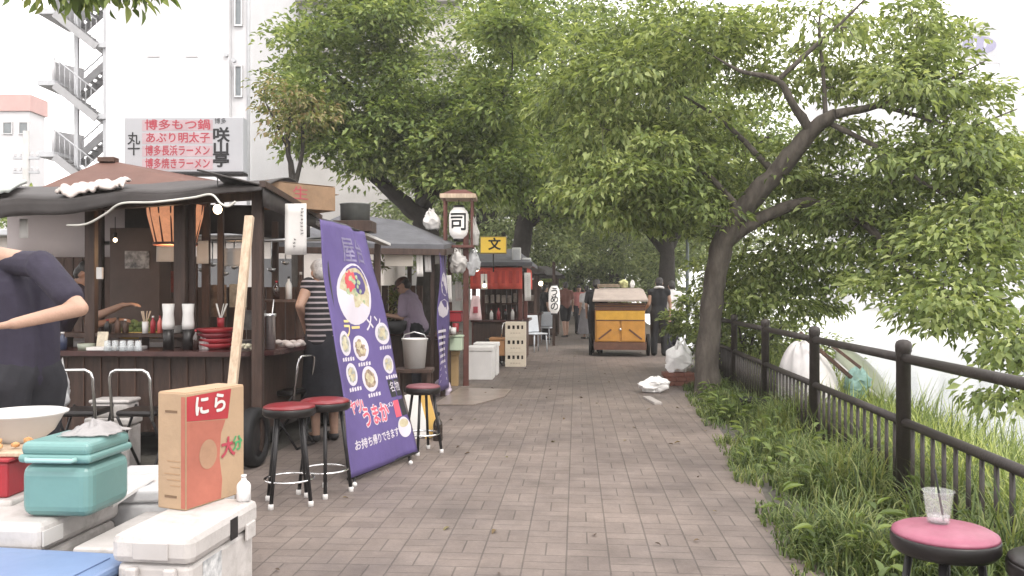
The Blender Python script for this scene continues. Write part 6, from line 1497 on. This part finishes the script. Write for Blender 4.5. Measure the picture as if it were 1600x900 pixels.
def stripe_mat():
    m = mat('striped_knit', (.03, .028, .03), .9, .1, 5); t = m.node_tree; k = t.links.new; b = t.nodes['Principled BSDF']
    tcn = t.nodes.new('ShaderNodeTexCoord'); s = t.nodes.new('ShaderNodeSeparateXYZ'); k(tcn.outputs['Object'], s.inputs[0])
    a = t.nodes.new('ShaderNodeMath'); a.operation = 'MULTIPLY'; a.inputs[1].default_value = 1 / .050; k(s.outputs['Z'], a.inputs[0])
    f = t.nodes.new('ShaderNodeMath'); f.operation = 'FRACT'; k(a.outputs[0], f.inputs[0]); g = t.nodes.new('ShaderNodeMath'); g.operation = 'GREATER_THAN'; g.inputs[1].default_value = .66; k(f.outputs[0], g.inputs[0])
    q = t.nodes.new('ShaderNodeMix'); q.data_type = 'RGBA'; q.inputs[6].default_value = (.012, .011, .013, 1); q.inputs[7].default_value = (.28, .24, .25, 1); k(g.outputs[0], q.inputs[0]); k(q.outputs[2], b.inputs['Base Color'])
    return m
STRIPE = stripe_mat()

def stand(x, d, heading, Ht=1.68, lean=0., spread=.09, arms=None, stride=0.):
    """Joint positions for an upright figure; heading = direction faced, degrees clockwise from +Y."""
    a = R(heading); fw = Vector((math.sin(a), math.cos(a), 0)); rt = Vector((math.cos(a), -math.sin(a), 0)); b = Vector((x, d, 0)); J = {'fw': fw, 'rt': rt, 'Ht': Ht}
    at = lambda r_, f_, z: b + rt * (r_ * Ht / 1.7) + fw * (f_ * Ht / 1.7) + ZU * (z * Ht / 1.7)
    J['pelvis'] = at(0, 0, .95); J['waist'] = at(0, .02 + lean * .10, 1.08); J['chest'] = at(0, .02 + lean * .28, 1.27 - abs(lean) * .03); J['neck'] = at(0, .01 + lean * .45, 1.45 - abs(lean) * .07); J['head'] = at(0, .045 + lean * .60, 1.575 - abs(lean) * .10)
    for s, n_ in ((-1, 'L'), (1, 'R')):
        st = stride * s
        J['sh' + n_] = J['neck'] + rt * s * .175 * Ht / 1.7 + ZU * -.055 - fw * .0
        J['el' + n_] = J['sh' + n_] + rt * s * .05 + ZU * -.28 - fw * .03; J['wr' + n_] = J['el' + n_] + ZU * -.235 + fw * .07
        J['hip' + n_] = at(s * .085, 0, .92); J['knee' + n_] = at(s * spread, .03 + st * .22, .50); J['ank' + n_] = at(s * spread, -.02 + st * .32, .075); J['toe' + n_] = at(s * (spread + .02), .16 + st * .32, .03)
    if arms:
        for k_, v_ in arms.items(): J[k_] = Vector(v_)
    return J

def person(label, J, base, skin=SKIN, shirt=None, sleeve=.6, bottom=None, legs=1.0, skirt=None, hair=HAIR, hairlen=0, voxel=.014, cap=None, towel=None, shoe=SHOE, eyes=False, apron=None, fingers=True, group=None, fw=None, hatdown=Vector((0, 0, 0))):
    t = thing('person', label, 'person', base, 0, group); s = J.get('Ht', 1.7) / 1.7
    fw = J['fw']; rt = J['rt']; hd = J['head']; up = (hd - J['neck']).normalized()
    hf = J.get('look', fw); hf = (hf - up * hf.dot(up)).normalized(); hr = hf.cross(up).normalized()
    c = []; e = []
    add = lambda a, ra, b, rb: c.append((J[a] if isinstance(a, str) else a, ra * s, J[b] if isinstance(b, str) else b, rb * s))
    for q in (-1, 1):
        add(J['pelvis'] + rt * q * .05 * s, .105, J['waist'] + rt * q * .045 * s, .095); add(J['waist'] + rt * q * .045 * s, .095, J['chest'] + rt * q * .065 * s, .105); add(J['chest'] + rt * q * .065 * s, .105, J['neck'].lerp(J['chest'], .25) + rt * q * .06 * s, .065)
    add('neck', .055, J['neck'].lerp(hd, .6), .052)
    for n_ in 'LR':
        add('neck', .05, 'sh' + n_, .055); add('sh' + n_, .056, 'el' + n_, .041); add('el' + n_, .041, 'wr' + n_, .027)
        add('hip' + n_, .092, 'knee' + n_, .056); add('knee' + n_, .057, J['knee' + n_].lerp(J['ank' + n_], .35), .054); add(J['knee' + n_].lerp(J['ank' + n_], .35), .054, 'ank' + n_, .036); add('ank' + n_, .038, 'toe' + n_, .03)
        w_ = J['wr' + n_]; dv = J.get('hand' + n_, (w_ - J['el' + n_])).normalized(); sd = dv.cross(ZU); sd = (sd if sd.length > .2 else dv.cross(fw)).normalized(); pn = sd.cross(dv).normalized()
        p1 = w_ + dv * .085 * s
        for q in (-.022, 0, .022): add(w_ + sd * q * s * .6, .020, p1 + sd * q * s, .0145)
        if fingers:
            rf = max(.0082, voxel * .95)
            for i, (q, ln) in enumerate(((-.032, .066), (-.011, .078), (.011, .073), (.032, .056))):
                k0 = p1 + sd * q * s; k1 = k0 + (dv + sd * q * 2.5) .normalized() * ln * .5 * s - pn * .008; k2 = k1 + (dv * .75 - pn * .7).normalized() * ln * .5 * s
                add(k0, rf * 1.05, k1, rf); add(k1, rf, k2, rf * .85)
            sg = 1 if n_ == 'L' else -1
            tb = w_ + dv * .025 * s + sd * sg * .022 * s; tm = tb + (dv * .7 + sd * sg * .75).normalized() * .04 * s; tt = tm + (dv * .95 + sd * sg * .15 - pn * .3).normalized() * .03 * s
            add(tb, rf * 1.3, tm, rf * 1.1); add(tm, rf * 1.1, tt, rf * .9)
    M = Matrix((hr, hf, up)).transposed()
    hp = lambda x, y, z: hd + hr * x * s + hf * y * s + up * z * s
    e.append((hp(0, -.012, .035), (.076 * s, .095 * s, .088 * s), M)); e.append((hp(0, .012, -.04), (.060 * s, .074 * s, .078 * s), M)); e.append((hp(0, .055, -.082), (.030 * s, .030 * s, .026 * s), M))
    e.append((hp(0, .090, -.012), (.014 * s, .022 * s, .026 * s), M)); e.append((hp(0, .098, -.028), (.018 * s, .016 * s, .012 * s), M)); e.append((hp(0, .080, -.062), (.025 * s, .012 * s, .007 * s), M)); e.append((hp(0, .078, .028), (.05 * s, .014 * s, .012 * s), M))
    for q in (-1, 1): e.append((hp(q * .078, -.008, -.008), (.012 * s, .022 * s, .034 * s), M))
    blob('body', c, e, voxel, skin, t, 2)
    if eyes:
        for q in (-1, 1): MB().ell(hp(q * .031, .078, .008), (.013 * s, .009 * s, .0075 * s), 10, rot=M).build('eye', BLK_C, t)
    if shirt:
        g = .014; k = []; A = lambda a, ra, b, rb: k.append((J[a] if isinstance(a, str) else a, (ra + g) * s, J[b] if isinstance(b, str) else b, (rb + g) * s))
        for q in (-1, 1):
            A(J['pelvis'] + rt * q * .055 * s, .108, J['waist'] + rt * q * .05 * s, .10); A(J['waist'] + rt * q * .05 * s, .10, J['chest'] + rt * q * .068 * s, .108); A(J['chest'] + rt * q * .065 * s, .106, J['neck'].lerp(J['chest'], .25) + rt * q * .06 * s, .065)
        for n_ in 'LR':
            A(J['neck'].lerp(J['chest'], .35), .06, J['neck'].lerp(J['head'], .12), .050)
            A(J['neck'].lerp(J['chest'], .12) + (J['sh' + n_] - J['neck']) * .25, .045, 'sh' + n_, .056)
            if sleeve > 0:
                if sleeve <= 1: A('sh' + n_, .06, J['sh' + n_].lerp(J['el' + n_], sleeve), .054)
                else: A('sh' + n_, .06, 'el' + n_, .046); A('el' + n_, .046, J['el' + n_].lerp(J['wr' + n_], sleeve - 1), .034)
        blob('shirt', k, [], voxel, shirt, t, 2)
    g = .02
    if skirt:
        zh = skirt[1]; k = []; w0 = J['waist'].lerp(J['pelvis'], .4)
        b_ = Vector((J['pelvis'].x, J['pelvis'].y, zh))
        mb = MB(); r0, r1 = .150 * s, skirt[2]
        pr = []; n_ = 24
        for i in range(9):
            v = i / 8; p = w0.lerp(b_, v); rr_ = r0 + (r1 - r0) * v ** .8
            for j in range(n_):
                a = 2 * math.pi * j / n_; q = rr_ * (1 + .05 * v * math.sin(a * 6))
                mb.v.append(p + rt * math.cos(a) * q * 1.12 + fw * math.sin(a) * q * .85)
        for i in range(8):
            for j in range(n_): mb.f.append([i * n_ + j, (i + 1) * n_ + j, (i + 1) * n_ + (j + 1) % n_, i * n_ + (j + 1) % n_]); mb.m.append(0); mb.sm.append(True)
        mb.build('skirt', skirt[0], t)
    if bottom:
        k = []
        for n_ in 'LR':
            ek = J['knee' + n_]; ea_ = J['ank' + n_]
            k.append((J['waist'].lerp(J['pelvis'], .6) + (J['hip' + n_] - J['pelvis']) * .6, (.10 + g) * s, J['hip' + n_], (.098 + g) * s))
            if legs <= .5: k.append((J['hip' + n_], (.10 + g) * s, J['hip' + n_].lerp(ek, legs * 2), (.075 + g) * s))
            else: k.append((J['hip' + n_], (.098 + g) * s, ek, (.062 + g) * s)); k.append((ek, (.062 + g) * s, ek.lerp(ea_, (legs - .5) * 2), (.052 + g) * s))
        blob('trousers', k, [], voxel, bottom, t, 2)
    if shoe:
        for n_ in 'LR': blob('shoe', [(J['ank' + n_] - ZU * .03, .046 * s, J['toe' + n_], .040 * s)], [], max(voxel, .012), shoe, t, 2)
    if hair:
        k = [((hp(0, -.03, .05)), (.086 * s, .094 * s, .086 * s), M), ((hp(0, -.045, -.01)), (.082 * s, .072 * s, .08 * s), M), ((hp(0, .03, .088)), (.068 * s, .062 * s, .042 * s), M)]
        if hairlen: k.append((hp(0, -.06, -.07), (.078 * s, .05 * s, .09 * s + hairlen), M))
        blob('hair', [], k, max(voxel, .012), hair, t, 1)
    if cap:
        k = [(hp(0, -.015, .065), (.092 * s, .108 * s, .072 * s), M)]
        blob('cap', [(hp(-.03, .08, .055), .012 * s, hp(-.03, .15, .035), .008 * s), (hp(.03, .08, .055), .012 * s, hp(.03, .15, .035), .008 * s), (hp(0, .08, .06), .012 * s, hp(0, .16, .038), .008 * s)], k, .01, cap, t, 2)
    if towel:
        pts = []; n_ = J['neck']
        for i in range(11):
            a = math.pi * (-.15 + 1.3 * i / 10); pts.append(n_ + rt * math.cos(a) * .085 * s - fw * math.sin(a) * .075 * s + ZU * (.02 * math.sin(a) + .005) + up * .02)
        MB().tube(pts, [.028 * s] * 11, 10).build('neck_towel', towel, t)
    if apron:
        mb = MB(); a0 = J['waist']; zz = apron[1]
        mb.sheet(lambda u, v: Vector((a0.x, a0.y, 0)) + rt * math.cos(math.pi * u) * .175 * s + fw * (math.sin(math.pi * u) * .17 * s) + ZU * (a0.z - (a0.z - zz) * v), 16, 8, .006); mb.build('apron', apron[0], t)
    return t
V = Vector
# man in navy at the left edge, turned away, bending over his work
fw = V((-.90, .43, 0)).normalized(); rt = V((fw.y, -fw.x, 0))
J = {'fw': fw, 'rt': rt, 'Ht': 1.74, 'pelvis': P(38, 585, 4.38), 'waist': P(42, 540, 4.37), 'chest': P(32, 458, 4.36), 'neck': P(-16, 398, 4.33), 'head': P(-66, 392, 4.30),
     'shR': P(30, 418, 4.56), 'elR': P(38, 500, 4.66), 'wrR': P(-38, 518, 4.5), 'shL': P(64, 414, 4.16), 'elL': P(124, 482, 4.04), 'wrL': P(22, 506, 3.92), 'handL': V((-1, -.05, -.18)), 'handR': V((-1, 0, -.1)), 'look': V((-.7, .2, -.6))}
for n_, q in (('L', -1), ('R', 1)):
    b = V((P(40, 0, 4.38).x, 4.38, 0)) + rt * q * .10
    J['hip' + n_] = V((b.x, b.y, .90)); J['knee' + n_] = V((b.x, b.y, .50)) + fw * .04; J['ank' + n_] = V((b.x, b.y, .075)); J['toe' + n_] = V((b.x, b.y, .035)) + fw * .19
person('man in a navy T shirt bending over his work at the left edge, forearm bare', J, (P(40, 0, 4.38).x, 4.38, 0), shirt=NAVY_C, sleeve=.72, bottom=DENIM, voxel=.0085, eyes=True, apron=(BLK_C, .45))
# cook inside the first stall
J = stand(P(80, 0, 7.85).x, 7.85, 85, 1.72, .45)
J['shR'] = P(122, 455, 7.7); J['elR'] = P(148, 495, 7.55); J['wrR'] = P(192, 477, 7.5); J['handR'] = V((1, -.05, .12)); J['elL'] = P(140, 510, 8.05); J['wrL'] = P(180, 500, 8.1); J['handL'] = V((1, 0, .05)); J['look'] = V((.75, -.1, -.65))
person('dark haired cook with a pale blue neck towel leaning over the nearest counter', J, (P(80, 0, 7.85).x, 7.85, 0), SKIN2, NAVY_C, .55, DENIM, towel=mat('pale_blue_towel', (.42, .47, .56), .9, .1, 6), voxel=.011, eyes=True, hairlen=.0)
# woman in stripes, back turned
x = P(507, 0, 7.75).x
J = stand(x, 7.75, -35, 1.70, .12); J['elL'] = P(468, 478, 7.62); J['wrL'] = P(480, 520, 7.9); J['handL'] = V((.2, .9, -.15)); J['shL'] = P(482, 445, 7.72); J['elR'] = J['shR'] + V((.1, .02, -.27)); J['wrR'] = J['elR'] + V((-.12, .16, -.1)); J['handR'] = V((-.5, .8, 0))
person('grey haired woman in a striped sleeveless top and long dark skirt behind the purple banner', J, (x, 7.75, 0), shirt=STRIPE, sleeve=.12, skirt=(DENIM, .30, .21), hair=HAIR_G, voxel=.012)
# cook in lavender
x = P(655, 0, 11.6).x
J = stand(x, 11.6, -72, 1.63, .35); J['elR'] = J['shR'] + V((-.03, .02, -.27)); J['wrR'] = J['elR'] + V((-.22, -.03, .03)); J['handR'] = V((-1, 0, -.1)); J['elL'] = J['shL'] + V((-.02, -.04, -.27)); J['wrL'] = J['elL'] + V((-.23, .0, .04)); J['handL'] = V((-1, 0, -.1)); J['look'] = V((-.8, -.05, -.55))
person('cook in a lavender shirt and brown cap stirring the black pot in the second stall', J, (x, 11.6, 0), shirt=LAV, sleeve=.8, bottom=DENIM, cap=BRN_C, voxel=.012, eyes=True, apron=(mat('mauve_apron', (.24, .19, .25), .9, .1, 5), .4))
# people by the cart
x = P(1030, 0, 18.3).x; J = stand(x, 18.3, 8, 1.72, 0, .11); J['wrL'] = J['elL'] + V((-.10, .12, -.16))
J['elR'] = J['shR'] + V((.07, .03, -.27))
person('man in black with a white neck towel, right of the yellow cart', J, (x, 18.3, 0), SKIN, BLK_C, .15, BLK_C, towel=WHT_C, voxel=.016)
x = P(1050, 0, 19.2).x; J = stand(x, 19.2, -10, 1.66, 0)
person('person in a white top partly hidden behind the man in black', J, (x, 19.2, 0), SKIN, WHT_C, .7, DENIM, voxel=.018, fingers=False)
x = P(931, 0, 19.0).x; J = stand(x, 19.0, 15, 1.70, .1)
person('person in dark clothes walking beside the left flank of the yellow cart', J, (x, 19.0, 0), SKIN, BLK_C, .7, BLK_C, voxel=.018, fingers=False)
# people farther along
for px, d, hd_, Ht, sh, bt, lg, lb, sk in ((884, 26, -15, 1.72, RUST, BLK_C, .42, 'person in a rust top and black shorts on the far path', None), (904, 28, 170, 1.64, PINK_C, DENIM, 1, 'person in a salmon top walking on the far path', None),
                                       (917, 25.0, -20, 1.60, WHT_C, None, 1, 'person in a white top and long grey skirt on the far path', (GREY_C, .16, .27)), (850, 24.5, 60, 1.62, BLK_C, BLK_C, 1, 'person in black standing left of the tall white lantern', None),
                                       (801, 18.6, 200, 1.66, GREY_C, DENIM, 1, 'person in grey at the counter under the red awning', None)):
    x = P(px, 0, d).x; J = stand(x, d, hd_, Ht, 0, .09, stride=.5 if lg != 1 or 'walking' in lb else 0)
    person(lb, J, (x, d, 0), SKIN, sh, .6, bt, lg, skirt=sk, voxel=.02, fingers=False)

# ---------------------------------------------------------------- thin haze volume, added to soften contrast and lift the blacks
hm = bpy.data.materials.new('haze_air'); hm.use_nodes = True; ht = hm.node_tree; ht.nodes.clear()
hv = ht.nodes.new('ShaderNodeVolumePrincipled'); hv.inputs['Color'].default_value = (.97, .95, .92, 1); hv.inputs['Density'].default_value = .0018; hv.inputs['Anisotropy'].default_value = .2
ho = ht.nodes.new('ShaderNodeOutputMaterial'); ht.links.new(hv.outputs['Volume'], ho.inputs['Volume'])
MB().box((-20, 75, 11.2), (330, 225, 31), bev=0).build('haze', hm, kind='stuff')
